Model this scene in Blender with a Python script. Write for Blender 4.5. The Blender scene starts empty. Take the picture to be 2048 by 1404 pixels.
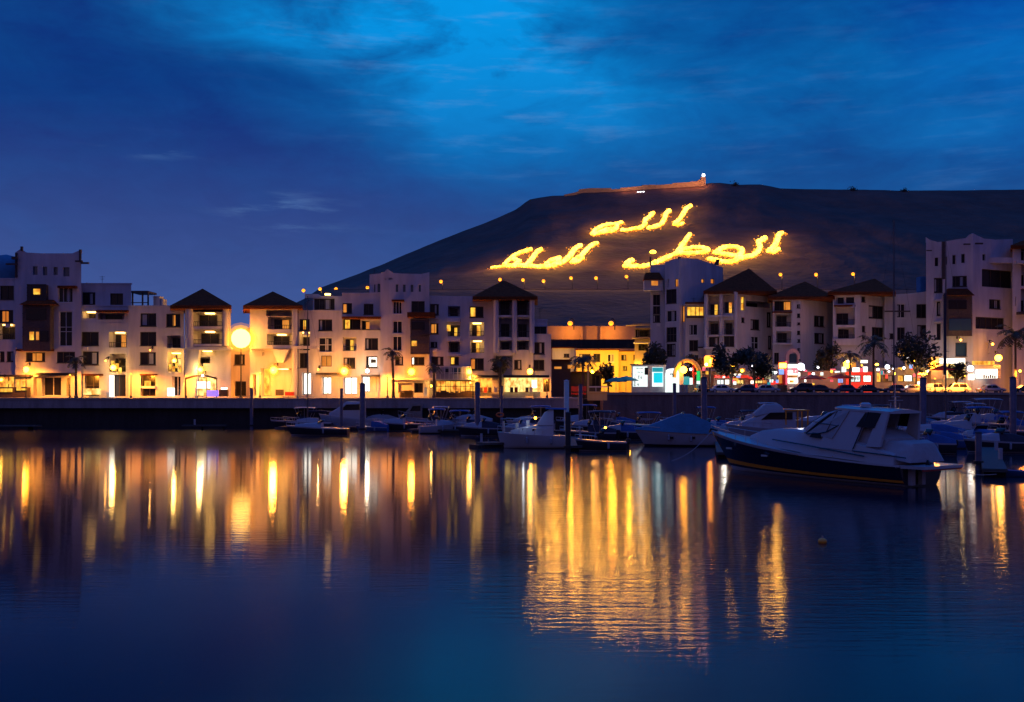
import bpy, math, random
from mathutils import Vector, noise as mnoise
random.seed(7)
SC = bpy.context.scene
COL = SC.collection
R = math.radians
# ------------------------------------------------------------------ camera
F, HX, HY, CAM = 2000.0, 1024.0, 782.0, 5.7      # focal length and principal point in photo pixels, eye height above water
cam_d = bpy.data.cameras.new('camera'); cam = bpy.data.objects.new('camera', cam_d); COL.objects.link(cam)
cam.location = (0, 0, CAM); cam.rotation_euler = (R(90), 0, 0)
cam_d.sensor_width = 36; cam_d.lens = 36 * F / 2048; cam_d.shift_y = (HY - 702) / 2048
cam_d.clip_start = 0.5; cam_d.clip_end = 9000
SC.camera = cam
SC.view_settings.view_transform = 'Standard'; SC.view_settings.look = 'None'
SC.view_settings.exposure = 0; SC.view_settings.gamma = 1
SC.render.engine = 'CYCLES'
SC.cycles.use_denoising = True
SC.cycles.max_bounces = 6; SC.cycles.diffuse_bounces = 3; SC.cycles.glossy_bounces = 3; SC.cycles.transmission_bounces = 3
SC.cycles.sample_clamp_indirect = 6; SC.cycles.caustics_reflective = False; SC.cycles.caustics_refractive = False

def lin(r, g, b):
    f = lambda c: (c / 255 / 12.92) if c / 255 <= .04045 else ((c / 255 + .055) / 1.055) ** 2.4
    return (f(r), f(g), f(b), 1)

# ------------------------------------------------------------------ world: blue hour sky, cloud banks, mauve afterglow behind the camera
W = bpy.data.worlds.new('World'); SC.world = W; W.use_nodes = True
nt = W.node_tree; nt.nodes.clear()
def N(t, **k):
    n = nt.nodes.new(t)
    for a, v in k.items():
        if a == 'ins':
            for i, x in v.items(): n.inputs[i].default_value = x
        else: setattr(n, a, v)
    return n
def L(a, b): nt.links.new(a, b)
def M(op, a, b=None, c=None, clamp=False):
    n = nt.nodes.new('ShaderNodeMath'); n.operation = op; n.use_clamp = clamp
    for i, x in enumerate((a, b, c)):
        if x is None: continue
        if isinstance(x, (int, float)): n.inputs[i].default_value = x
        else: L(x, n.inputs[i])
    return n.outputs[0]
def MIX(f, a, b):
    n = nt.nodes.new('ShaderNodeMix'); n.data_type = 'RGBA'
    for s, x in ((n.inputs[0], f), (n.inputs[6], a), (n.inputs[7], b)):
        if hasattr(x, 'is_linked'): L(x, s)
        else: s.default_value = x
    return n.outputs[2]
def SMOOTH(x, a, b):
    n = nt.nodes.new('ShaderNodeMapRange'); n.interpolation_type = 'SMOOTHSTEP'
    L(x, n.inputs[0]); n.inputs[1].default_value = a; n.inputs[2].default_value = b
    return n.outputs[0]
tc = N('ShaderNodeTexCoord'); sep = N('ShaderNodeSeparateXYZ'); L(tc.outputs['Generated'], sep.inputs[0])
dx, dy, dz = sep.outputs
az = M('ARCTAN2', dx, dy); el = M('ARCSINE', dz)          # azimuth from the view axis, elevation (radians)
comb = N('ShaderNodeCombineXYZ'); L(az, comb.inputs[0]); L(M('MULTIPLY', el, 2.3), comb.inputs[1])
rot = N('ShaderNodeVectorRotate', rotation_type='Z_AXIS'); rot.inputs['Angle'].default_value = R(-6); L(comb.outputs[0], rot.inputs[0])
def cloud(scale, detail, off, dist=0.6, rough=.6):
    mp = N('ShaderNodeMapping'); L(rot.outputs[0], mp.inputs[0]); mp.inputs['Location'].default_value = off
    n = N('ShaderNodeTexNoise', ins={'Scale': scale, 'Detail': detail, 'Roughness': rough, 'Distortion': dist}); L(mp.outputs[0], n.inputs['Vector'])
    return n.outputs[0]
def blob(a0, e0, sa, se, tilt=0):
    a = M('SUBTRACT', az, a0); e = M('SUBTRACT', el, e0)
    a2 = M('ADD', a, M('MULTIPLY', e, tilt))
    q = M('ADD', M('POWER', M('ABSOLUTE', M('DIVIDE', a2, sa)), 2), M('POWER', M('ABSOLUTE', M('DIVIDE', e, se)), 2))
    return M('EXPONENT', M('MULTIPLY', q, -1))
n1 = cloud(3.4, 7, (3.1, .4, 0), .5); n2 = cloud(9, 6, (1.7, 2.2, 0), .4); n3 = cloud(26, 5, (.3, 5, 0), .8)
glow = blob(-.04, .37, .10, .055)
for g_, k_ in ((blob(-.2, .345, .13, .032, .5), .7), (blob(-.02, .30, .12, .055, .3), .9), (blob(.02, .25, .13, .04), .55), (blob(.26, .24, .34, .13), .30), (blob(.47, .2, .1, .1), .25)):
    glow = M('ADD', glow, M('MULTIPLY', g_, k_))
tex = M('ADD', M('MULTIPLY', M('SUBTRACT', n1, .5), 2.0), M('MULTIPLY', M('SUBTRACT', n2, .5), 1.5))
m = M('ADD', M('ADD', M('MULTIPLY', glow, 1.0), M('MULTIPLY', tex, M('ADD', .20, M('MULTIPLY', glow, 1.15)))), .03, clamp=True)
deep = MIX(SMOOTH(az, -.5, .3), lin(14, 50, 126), lin(6, 57, 136))
low = MIX(SMOOTH(az, -.25, .3), lin(70, 92, 156), lin(44, 84, 136))
base = MIX(SMOOTH(el, .03, .30), low, deep)
base = MIX(M('MULTIPLY', SMOOTH(az, .3, .47), SMOOTH(el, .17, .3)), base, lin(4, 71, 164))
azure = MIX(SMOOTH(el, .16, .38), lin(20, 106, 184), lin(4, 154, 238))
sky = MIX(m, base, azure)
# thin dark cloud bars and a few pale wisps
bar = M('MULTIPLY', SMOOTH(n1, .52, .72), M('MULTIPLY', SMOOTH(el, .16, .3), .55))
sky = MIX(bar, sky, lin(6, 50, 128))
wm = N('ShaderNodeMapping'); L(comb.outputs[0], wm.inputs[0]); wm.inputs['Scale'].default_value = (1, 3.2, 1); wm.inputs['Rotation'].default_value = (0, 0, .12)
wn = N('ShaderNodeTexNoise', ins={'Scale': 10.0, 'Detail': 6.0, 'Roughness': .6}); L(wm.outputs[0], wn.inputs['Vector'])
wisp = M('MULTIPLY', SMOOTH(wn.outputs[0], .5, .75), .42)
wispmask = M('ADD', blob(-.225, .172, .05, .016, .4), M('ADD', blob(-.355, .226, .035, .008, .6), M('MULTIPLY', glow, .5)))
sky = MIX(M('MULTIPLY', wisp, wispmask), sky, lin(120, 165, 220))
fine = M('ADD', .83, M('MULTIPLY', n3, .16))
skyv = N('ShaderNodeVectorMath', operation='SCALE'); L(sky, skyv.inputs[0]); L(fine, skyv.inputs['Scale'])
# above the picture the dome goes a deeper blue; behind the camera it is a dim mauve west
zen = MIX(SMOOTH(el, .42, .9), skyv.outputs[0], lin(26, 108, 222))
back = MIX(SMOOTH(el, .05, .75), lin(78, 54, 88), lin(34, 76, 166))
full = MIX(SMOOTH(dy, .35, -.25), zen, back)
nish = N('ShaderNodeTexSky', sky_type='NISHITA', sun_disc=False, sun_elevation=R(-4), sun_rotation=R(200))
add = N('ShaderNodeVectorMath', operation='ADD'); L(full, add.inputs[0])
nsc = N('ShaderNodeVectorMath', operation='SCALE', ins={'Scale': .05}); L(nish.outputs[0], nsc.inputs[0]); L(nsc.outputs[0], add.inputs[1])
bg = N('ShaderNodeBackground'); L(add.outputs[0], bg.inputs[0]); bg.inputs[1].default_value = 1.0
out = N('ShaderNodeOutputWorld'); L(bg.outputs[0], out.inputs[0])
W.cycles.sampling_method = 'AUTOMATIC'
# the last of the afterglow, from behind the camera and to the left
sd = bpy.data.lights.new('sun', 'SUN'); sd.energy = .035; sd.angle = R(40); sd.color = (1, .72, .78)
so = bpy.data.objects.new('sun', sd); COL.objects.link(so); so.rotation_euler = (R(72), 0, R(-20))

# ------------------------------------------------------------------ materials
def mat(name, col, rough=.7, metal=0, var=.0, vscale=1.5, bump=0, bscale=8, emit=None, estr=0, spec=.5, tex='noise', coat=0):
    m_ = bpy.data.materials.new(name); m_.use_nodes = True
    t = m_.node_tree; b = t.nodes['Principled BSDF']
    b.inputs['Roughness'].default_value = rough; b.inputs['Metallic'].default_value = metal
    b.inputs['Specular IOR Level'].default_value = spec; b.inputs['Coat Weight'].default_value = coat
    c = (*col[:3], 1); b.inputs['Base Color'].default_value = c
    if var or bump:
        tco = t.nodes.new('ShaderNodeTexCoord')
        nz = t.nodes.new('ShaderNodeTexNoise'); nz.inputs['Scale'].default_value = vscale; nz.inputs['Detail'].default_value = 6; nz.inputs['Roughness'].default_value = .65
        if 'stucco' in name or 'quay' in name:
            mpp = t.nodes.new('ShaderNodeMapping'); mpp.inputs['Scale'].default_value = (2.2, 2.2, .35); t.links.new(tco.outputs['Object'], mpp.inputs[0]); t.links.new(mpp.outputs[0], nz.inputs['Vector'])
        else: t.links.new(tco.outputs['Object'], nz.inputs['Vector'])
        rp = t.nodes.new('ShaderNodeValToRGB'); rp.color_ramp.elements[0].position = .3; rp.color_ramp.elements[1].position = .72
        rp.color_ramp.elements[0].color = tuple(x * (1 - var) for x in c[:3]) + (1,)
        rp.color_ramp.elements[1].color = tuple(min(1, x * (1 + var * .5)) for x in c[:3]) + (1,)
        t.links.new(nz.outputs[0], rp.inputs[0]); t.links.new(rp.outputs[0], b.inputs['Base Color'])
        if bump:
            if tex == 'wave':
                nb = t.nodes.new('ShaderNodeTexWave'); nb.bands_direction = 'Z'; nb.inputs['Scale'].default_value = bscale; nb.inputs['Distortion'].default_value = 1.0
            else:
                nb = t.nodes.new('ShaderNodeTexNoise'); nb.inputs['Scale'].default_value = bscale; nb.inputs['Detail'].default_value = 5
            t.links.new(tco.outputs['Object'], nb.inputs['Vector'])
            bp = t.nodes.new('ShaderNodeBump'); bp.inputs['Strength'].default_value = bump; bp.inputs['Distance'].default_value = .1
            t.links.new(nb.outputs[0], bp.inputs['Height']); t.links.new(bp.outputs[0], b.inputs['Normal'])
    if emit: b.inputs['Emission Color'].default_value = (*emit[:3], 1); b.inputs['Emission Strength'].default_value = estr
    return m_
def lit(name, c1, c2, s, scale=1.2):
    """a lit interior seen through a window: brighter and dimmer patches, curtains"""
    m_ = bpy.data.materials.new(name); m_.use_nodes = True; t = m_.node_tree; b = t.nodes['Principled BSDF']
    b.inputs['Base Color'].default_value = (.02, .02, .02, 1); b.inputs['Roughness'].default_value = .3
    tco = t.nodes.new('ShaderNodeTexCoord'); mp = t.nodes.new('ShaderNodeMapping'); mp.inputs['Scale'].default_value = (1, 1, .6)
    nz = t.nodes.new('ShaderNodeTexNoise'); nz.inputs['Scale'].default_value = scale; nz.inputs['Detail'].default_value = 3
    t.links.new(tco.outputs['Object'], mp.inputs[0]); t.links.new(mp.outputs[0], nz.inputs['Vector'])
    rp = t.nodes.new('ShaderNodeValToRGB'); rp.color_ramp.elements[0].position = .36; rp.color_ramp.elements[1].position = .62
    rp.color_ramp.elements[0].color = (*c1, 1); rp.color_ramp.elements[1].color = (*c2, 1)
    t.links.new(nz.outputs[0], rp.inputs[0]); t.links.new(rp.outputs[0], b.inputs['Emission Color'])
    b.inputs['Emission Strength'].default_value = s
    return m_
def emi(name, c, s):
    m_ = mat(name, tuple(x * .35 + .02 for x in c), .5, emit=c, estr=s); return m_
MT = {
 'stucco': mat('white_stucco', (.58, .53, .54), .85, var=.24, vscale=.35, bump=.25, bscale=6),
 'stucco2': mat('pale_stucco', (.52, .49, .54), .85, var=.24, vscale=.3, bump=.25, bscale=6),
 'cream': mat('cream_stucco', (.70, .59, .50), .85, var=.2, vscale=.4, bump=.25, bscale=6),
 'ochre': mat('ochre_stucco', (.66, .46, .17), .85, var=.15, vscale=.4, bump=.25, bscale=6),
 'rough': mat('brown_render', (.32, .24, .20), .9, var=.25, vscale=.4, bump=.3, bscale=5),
 'tile': mat('roof_tiles', (.25, .075, .03), .9, var=.35, vscale=2, bump=.9, bscale=5, tex='wave', spec=.05),
 'glass': mat('dark_glass', (.016, .014, .018), .22, spec=.25),
 'glassb': mat('blue_glass', (.03, .07, .12), .1, spec=.6),
 'frame_w': mat('white_frame', (.6, .57, .57), .5),
 'frame_d': mat('dark_timber', (.055, .035, .03), .6, var=.3, vscale=4),
 'timber': mat('carved_timber', (.10, .065, .055), .65, var=.4, vscale=3, bump=.5, bscale=14),
 'metal_d': mat('dark_metal', (.03, .03, .035), .45, metal=.6),
 'mast': mat('weathered_mast', (.11, .09, .10), .6, var=.2),
 'metal_l': mat('steel', (.5, .5, .52), .35, metal=.8),
 'concrete': mat('quay_concrete', (.36, .29, .28), .9, var=.35, vscale=.5, bump=.5, bscale=3),
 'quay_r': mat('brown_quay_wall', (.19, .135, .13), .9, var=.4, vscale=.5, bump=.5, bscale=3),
 'dockc': mat('dark_quay_stone', (.028, .022, .024), .8, var=.5, vscale=.6, bump=.6, bscale=2),  # near-black stone tone with random blotches
 'paving': mat('promenade_paving', (.30, .25, .22), .75, var=.2, vscale=1.2, bump=.3, bscale=4),
 'asphalt': mat('asphalt', (.05, .05, .052), .7, var=.3, vscale=2, bump=.3, bscale=20),
 'soil': mat('earth', (.09, .065, .05), .95, var=.4, vscale=.06, bump=.6, bscale=.3),
 'wood_dk': mat('pontoon_planks', (.09, .075, .07), .8, var=.35, vscale=1.5, bump=.6, bscale=3, tex='wave'),
 'pile': mat('steel_pile', (.13, .13, .20), .5, var=.35, vscale=1.2, metal=.2),
 'pile_p': mat('pale_pile', (.55, .78, .78), .55, var=.25, vscale=.8),
 'bark': mat('palm_bark', (.10, .07, .05), .9, var=.4, vscale=5, bump=.8, bscale=9),
 'leaf': mat('palm_fronds', (.045, .055, .025), .6, var=.4, vscale=2),
 'leaf2': mat('tree_foliage', (.028, .03, .016), .7, var=.5, vscale=.9),
 'gel': mat('white_gelcoat', (.44, .44, .47), .28, var=.06, vscale=.8, coat=.3),
 'gel2': mat('grey_gelcoat', (.36, .38, .44), .3, var=.08, vscale=.8),
 'navy': mat('navy_gelcoat', (.006, .008, .035), .15, coat=.2, spec=.4),
 'darkhull': mat('dark_hull_paint', (.03, .03, .045), .3, var=.2, vscale=2),
 'orange_p': mat('orange_boot_stripe', (.9, .34, .03), .35),
 'red_p': mat('red_paint', (.45, .03, .02), .5),
 'canvas': mat('white_canvas', (.37, .355, .38), .85, var=.12, vscale=1.2, bump=.5, bscale=2.5),
 'canvas_b': mat('blue_canvas', (.035, .10, .30), .8, var=.2, vscale=1.2, bump=.5, bscale=2.5),
 'canvas_t': mat('teal_canvas', (.06, .20, .33), .8, var=.2, vscale=1.2, bump=.5, bscale=2.5),
 'canvas_d': mat('dark_canvas', (.035, .035, .06), .85, var=.25, vscale=1.5, bump=.5, bscale=2.5),
 'rubber': mat('black_rubber', (.015, .015, .017), .6),
 'fender': mat('fender_vinyl', (.25, .27, .34), .4),
 'umb_red': mat('red_awning', (.55, .03, .015), .8, var=.15),
 'umb_teal': mat('teal_parasol', (.02, .30, .28), .8, var=.15),
 'lamp_o': emi('sodium_globe', (1, .34, .014), 34),
 'lamp_s': emi('small_sodium_globe', (1, .36, .03), 4),
 'lamp_r': emi('orange_lantern', (1, .22, .02), 4.5),
 'lamp_y': emi('yellow_globe', (1, .45, .022), 24),
 'lamp_w': emi('white_globe', (.92, .93, 1), 6),
 'lamp_big': emi('flood_globe', (1, .62, .22), 7),
 'hill_lamp': emi('hill_road_globe', (1, .30, .012), 2.4),
 'letters': lit('glow_letters', (1.0, .36, .015), (1.0, .54, .05), 6.5, .22),  # floodlit brightness put into the letters as emission
 'letter_stones': lit('glow_stones', (1.0, .22, .01), (1.0, .42, .03), 2.0, .3),
 'yel': lit('yellow_interior_or_glow', (.55, .17, .012), (1, .58, .06), 1.3, 1.5),
 'org': lit('orange_interior_or_glow', (.75, .20, .02), (1, .36, .05), .8, .9),
 'wht': lit('white_interior', (.95, .86, .70), (1, .93, .80), 2.4, .8),
 'cool': lit('cool_interior', (.75, .95, .88), (.95, 1, 1), 1.25, .8),
 'shop': lit('shop_interior', (.45, .10, .012), (1, .50, .06), 1.5, 1.6),
 'cafe': lit('cafe_interior_or_glow', (.5, .2, .03), (1, .72, .22), 1.7, 1.8),
 'warmceil': emi('ceiling_lamp', (1, .52, .11), 10),
 'cyan': emi('cyan_panel', (0, .62, .75), 1.0),
 'teal_l': emi('teal_panel', (0, .34, .42), .8),
 'green_l': emi('green_sign', (.02, .7, .16), .9),
 'red_l': emi('red_sign', (1, .035, .02), .9),
 'red_f': emi('glow_red_fascia', (1, .03, .015), .6),  # red glow put into fascia and shop frame as emission
 'pink_l': emi('pink_sign', (.9, .12, .18), .9),
 'violet_l': emi('violet_counter', (.20, .14, 1), 1.4),
 'blue_l': emi('blue_sign', (.25, .45, 1), 1.0),
 'head_l': emi('headlight_glow', (1, .75, .4), 2),
 'paint_k': mat('black_car_paint', (.012, .013, .018), .18, coat=.5),
 'paint_s': mat('silver_car_paint', (.38, .38, .40), .25, metal=.5, coat=.5),
 'paint_w': mat('white_car_paint', (.62, .6, .58), .25, coat=.5),
 'paint_b': mat('blue_car_paint', (.02, .03, .08), .2, coat=.5),
 'tyre': mat('tyre', (.012, .012, .012), .8),
 'ink': mat('black_lettering', (.01, .01, .01), .6),
}
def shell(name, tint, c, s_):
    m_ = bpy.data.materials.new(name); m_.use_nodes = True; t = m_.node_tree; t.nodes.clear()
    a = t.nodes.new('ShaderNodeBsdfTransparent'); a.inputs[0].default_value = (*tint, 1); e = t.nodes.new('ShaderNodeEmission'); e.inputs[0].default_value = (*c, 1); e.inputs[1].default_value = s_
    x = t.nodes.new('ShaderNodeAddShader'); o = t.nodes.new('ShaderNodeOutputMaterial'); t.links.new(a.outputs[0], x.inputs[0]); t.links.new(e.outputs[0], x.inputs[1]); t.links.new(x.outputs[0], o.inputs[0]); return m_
MT['halo'] = shell('amber_halo', (.97, .9, .7), (1, .45, .06), .34)  # glare round bright lamps drawn as see-through glowing shells
MT['halo2'] = shell('outer_amber_halo', (.97, .93, .85), (1, .32, .04), .14)
# ------------------------------------------------------------------ mesh helpers
ORG = {}
class MB:
    def __init__(s): s.v = []; s.f = []; s.m = []
    def add(s, vs, fs, mi=0):
        o = len(s.v); s.v += [tuple(p) for p in vs]; s.f += [tuple(i + o for i in f) for f in fs]; s.m += [mi] * len(fs)
    def quad(s, a, b, c, d, mi=0): s.add((a, b, c, d), ((0, 1, 2, 3),), mi)
    def hexa(s, p, mi=0):   # p: 8 corners, bottom ring then top ring
        s.add(p, ((3, 2, 1, 0), (4, 5, 6, 7), (0, 1, 5, 4), (1, 2, 6, 5), (2, 3, 7, 6), (3, 0, 4, 7)), mi)
    def box(s, x0, y0, z0, x1, y1, z1, mi=0):
        s.hexa(((x0, y0, z0), (x1, y0, z0), (x1, y1, z0), (x0, y1, z0), (x0, y0, z1), (x1, y0, z1), (x1, y1, z1), (x0, y1, z1)), mi)
    def tube(s, pts, r, n=7, mi=0, caps=True):
        pts = [Vector(p) for p in pts]; rs = r if isinstance(r, (list, tuple)) else [r] * len(pts)
        rings = []; up = Vector((0, 0, 1)); last = None
        for i, p in enumerate(pts):
            d = (pts[min(i + 1, len(pts) - 1)] - pts[max(i - 1, 0)]).normalized()
            if last is None:
                a = d.cross(up) if abs(d.z) < .95 else d.cross(Vector((1, 0, 0)))
            else: a = last - d * last.dot(d)
            a.normalize(); last = a; b = d.cross(a)
            rings.append([p + (a * math.cos(2 * math.pi * k / n) + b * math.sin(2 * math.pi * k / n)) * rs[i] for k in range(n)])
        s.loft(rings, mi, caps)
    def loft(s, rings, mi=0, caps=True, closed=True, mrow=None):
        n = len(rings[0]); vs = [p for r in rings for p in r]; o = len(s.v); s.v += [tuple(p) for p in vs]
        for i in range(len(rings) - 1):
            for k in range(n if closed else n - 1):
                k2 = (k + 1) % n
                s.f.append((o + i * n + k, o + i * n + k2, o + (i + 1) * n + k2, o + (i + 1) * n + k)); s.m.append(mrow[k] if mrow else mi)
        if caps and closed:
            s.f.append(tuple(o + k for k in reversed(range(n)))); s.m.append(mi)
            s.f.append(tuple(o + (len(rings) - 1) * n + k for k in range(n))); s.m.append(mi)
    def lathe(s, c, prof, n=12, mi=0):
        s.loft([[Vector((c[0] + r * math.cos(2 * math.pi * k / n), c[1] + r * math.sin(2 * math.pi * k / n), c[2] + z)) for k in range(n)] for r, z in prof], mi)
    def ball(s, c, r, n=10, mi=0, sz=1):
        s.lathe(c, [(r * max(.02, math.sin(math.pi * i / 7)), -r * sz * math.cos(math.pi * i / 7)) for i in range(8)], n, mi)
    def build(s, name, mats, parent=None, smooth=False):
        me = bpy.data.meshes.new(name)
        o = ORG.get(parent.name, (0, 0, 0)) if parent else (0, 0, 0)
        me.from_pydata([(x - o[0], y - o[1], z - o[2]) for x, y, z in s.v], [], s.f)
        mats = mats if isinstance(mats, (list, tuple)) else [mats]
        for x in mats: me.materials.append(MT[x] if isinstance(x, str) else x)
        if len(mats) > 1: me.polygons.foreach_set('material_index', s.m)
        if smooth: me.polygons.foreach_set('use_smooth', [True] * len(s.f))
        me.update()
        if smooth: me.set_sharp_from_angle(angle=R(38))
        ob = bpy.data.objects.new(name, me); COL.objects.link(ob)
        if parent: ob.parent = parent; ORG[ob.name] = o
        return ob
def tag(o, label=None, cat=None, group=None, kind=None):
    for k, v in (('label', label), ('category', cat), ('group', group), ('kind', kind)):
        if v: o[k] = v
    return o
def thing(name, label, cat, loc=(0, 0, 0), group=None, rz=0):
    o = bpy.data.objects.new(name, None); COL.objects.link(o); o.location = loc; o.rotation_euler.z = rz
    o.empty_display_size = .5
    ORG[o.name] = tuple(loc); return tag(o, label, cat, group)
def local(o): ORG[o.name] = (0, 0, 0)       # parts of this thing are written in its own coordinates
def kids(o): return [c for c in bpy.data.objects if c.parent == o]
def copy_tree(o, parent=None):
    c = o.copy(); COL.objects.link(c)
    if parent: c.parent = parent
    for ch in kids(o): copy_tree(ch, c)
    return c
PW = .30
def spot(loc, aim, power, col, ang=150, r=.3, parent=None):
    d = bpy.data.lights.new('lamp_or_fill', 'SPOT'); d.energy = power * PW; d.color = col; d.shadow_soft_size = r; d.spot_size = R(ang); d.spot_blend = .6
    o = bpy.data.objects.new('lamp_or_fill', d); COL.objects.link(o); q = ORG[parent.name]; o.parent = parent; o.location = (loc[0] - q[0], loc[1] - q[1], loc[2] - q[2])
    o.rotation_euler = Vector(aim).to_track_quat('-Z', 'Y').to_euler(); return o
def light(loc, power, col, r=.3, parent=None, name='lamp_or_fill'):
    d = bpy.data.lights.new(name, 'POINT'); d.energy = power * PW; d.color = col; d.shadow_soft_size = r
    o = bpy.data.objects.new(name, d); COL.objects.link(o); o.location = loc
    if parent:
        q = ORG[parent.name]; o.parent = parent; o.location = (loc[0] - q[0], loc[1] - q[1], loc[2] - q[2])
    return o
def X(px, Y): return (px - HX) / F * Y
def Z(py, Y): return CAM - (py - HY) / F * Y
def fbm(x, y, z=0, o=4):
    v = 0; a = 1
    for i in range(o): v += a * mnoise.noise((x, y, z)); x *= 2; y *= 2; z *= 2; a *= .5
    return v
def lerp(t, pts):
    if t <= pts[0][0]: return pts[0][1]
    for (a, b), (c, d) in zip(pts, pts[1:]):
        if t <= c: return b + (d - b) * (t - a) / (c - a)
    return pts[-1][1]
# ================================================================== setting: water, land, hill
def water_mat():
    m_ = bpy.data.materials.new('harbour_water'); m_.use_nodes = True; t = m_.node_tree; b = t.nodes['Principled BSDF']
    b.inputs['Base Color'].default_value = (.001, .006, .02, 1); b.inputs['IOR'].default_value = 1.34
    b.inputs['Specular IOR Level'].default_value = .37
    g = t.nodes.new('ShaderNodeNewGeometry'); sp = t.nodes.new('ShaderNodeSeparateXYZ'); t.links.new(g.outputs['Position'], sp.inputs[0])
    def nz(sx, sy, sc, det, ro=.55):
        mp = t.nodes.new('ShaderNodeMapping'); mp.inputs['Scale'].default_value = (sx, sy, 1); t.links.new(g.outputs['Position'], mp.inputs[0])
        n = t.nodes.new('ShaderNodeTexNoise'); n.inputs['Scale'].default_value = sc; n.inputs['Detail'].default_value = det; n.inputs['Roughness'].default_value = ro
        t.links.new(mp.outputs[0], n.inputs['Vector']); return n.outputs[0]
    def mth(op, a, b_=None, cl=False):
        n = t.nodes.new('ShaderNodeMath'); n.operation = op; n.use_clamp = cl
        for i, x in enumerate((a, b_)):
            if x is None: continue
            if isinstance(x, (int, float)): n.inputs[i].default_value = x
            else: t.links.new(x, n.inputs[i])
        return n.outputs[0]
    def mr(x, a, b_, c, d):
        n = t.nodes.new('ShaderNodeMapRange'); n.interpolation_type = 'SMOOTHSTEP'; t.links.new(x, n.inputs[0])
        for i, v in enumerate((a, b_, c, d)): n.inputs[i + 1].default_value = v
        return n.outputs[0]
    # a breeze ruffles the right of the basin, the left lies nearly still
    wob = mth('MULTIPLY', mth('SUBTRACT', nz(.06, .06, 1, 2), .5), 10)
    patch = mth('ADD', sp.outputs[0], wob)
    ruff = mth('MULTIPLY', mth('MULTIPLY', mr(patch, -3, 2, 0, 1), mr(patch, 14, 26, 1, .25)), mth('MULTIPLY', mr(sp.outputs[1], 17, 28, 0, 1), mr(sp.outputs[1], 66, 100, 1, .3)))
    h1 = nz(.4, 2.6, 1.5, 4); h2 = nz(.16, .8, .5, 3)
    bump = t.nodes.new('ShaderNodeBump'); bump.inputs['Distance'].default_value = 1.0
    t.links.new(mth('ADD', mth('MULTIPLY', h1, .10), mth('MULTIPLY', h2, .10)), bump.inputs['Height'])
    t.links.new(mr(ruff, 0, 1, WATER_B0, WATER_B1), bump.inputs['Strength'])
    t.links.new(bump.outputs[0], b.inputs['Normal'])
    t.links.new(mr(ruff, 0, 1, WATER_R0, WATER_R1), b.inputs['Roughness'])
    # part of the surface is finely broken by capillary ripples and mirrors a wide piece of sky
    o_ = t.nodes['Material Output']; b2 = t.nodes.new('ShaderNodeBsdfPrincipled')
    b2.inputs['Base Color'].default_value = (.001, .006, .02, 1); b2.inputs['IOR'].default_value = 1.34; b2.inputs['Roughness'].default_value = .36
    mx = t.nodes.new('ShaderNodeMixShader'); mx.inputs[0].default_value = .14; t.links.new(b.outputs[0], mx.inputs[1]); t.links.new(b2.outputs[0], mx.inputs[2]); t.links.new(mx.outputs[0], o_.inputs[0])
    return m_
WATER_B0, WATER_B1, WATER_R0, WATER_R1 = .045, .12, .05, .05
MT['water'] = water_mat()
w = MB(); w.quad((-5000, -60, 0), (5000, -60, 0), (5000, 8000, 0), (-5000, 8000, 0)); tag(w.build('water', 'water'), 'dark blue harbour water with long lamp reflections', 'water', kind='structure')

QL, QR = 4.6, 5.35              # promenade heights left and right
XS = X(1166, 155)               # where the left promenade ends
g = MB()                        # left promenade: slab on a dark recessed quay wall
g.box(-340, 155, QL - .32, XS, 226, QL)
o = tag(g.build('promenade', 'paving'), 'paved left promenade on the quay', 'promenade', kind='structure')
g = MB(); g.box(-340, 155.05, QL - 1.55, XS - .02, 155.9, QL - .324); tag(g.build('quay_coping', 'concrete'), 'pale concrete band along the left quay', 'quay', kind='structure')
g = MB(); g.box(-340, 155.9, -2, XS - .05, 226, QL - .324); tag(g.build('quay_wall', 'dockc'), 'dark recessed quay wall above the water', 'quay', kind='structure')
# right quay: road level with its own wall
XR = X(1200, 172)
g = MB(); g.box(XR, 168, QR - .3, 420, 232, QR); tag(g.build('road', 'asphalt'), 'dark asphalt quay road on the right', 'road', kind='structure')
g = MB(); g.box(XR, 166.2, QR - .3, 420, 167.998, QR + .13); tag(g.build('pavement', 'paving'), 'pavement edge along the right quay', 'pavement', kind='structure')
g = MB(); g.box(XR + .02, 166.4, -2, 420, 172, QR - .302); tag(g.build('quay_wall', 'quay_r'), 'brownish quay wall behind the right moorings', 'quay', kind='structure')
# low ground between the two quays and behind the houses
g = MB(); g.box(XS - 2, 176, -2, XR + 1, 226, 4.3); g.box(-900, 226.01, -2, 900, 300, 4.9); tag(g.build('ground', 'soil'), 'dark ground behind the quays', 'ground', kind='structure')

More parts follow.
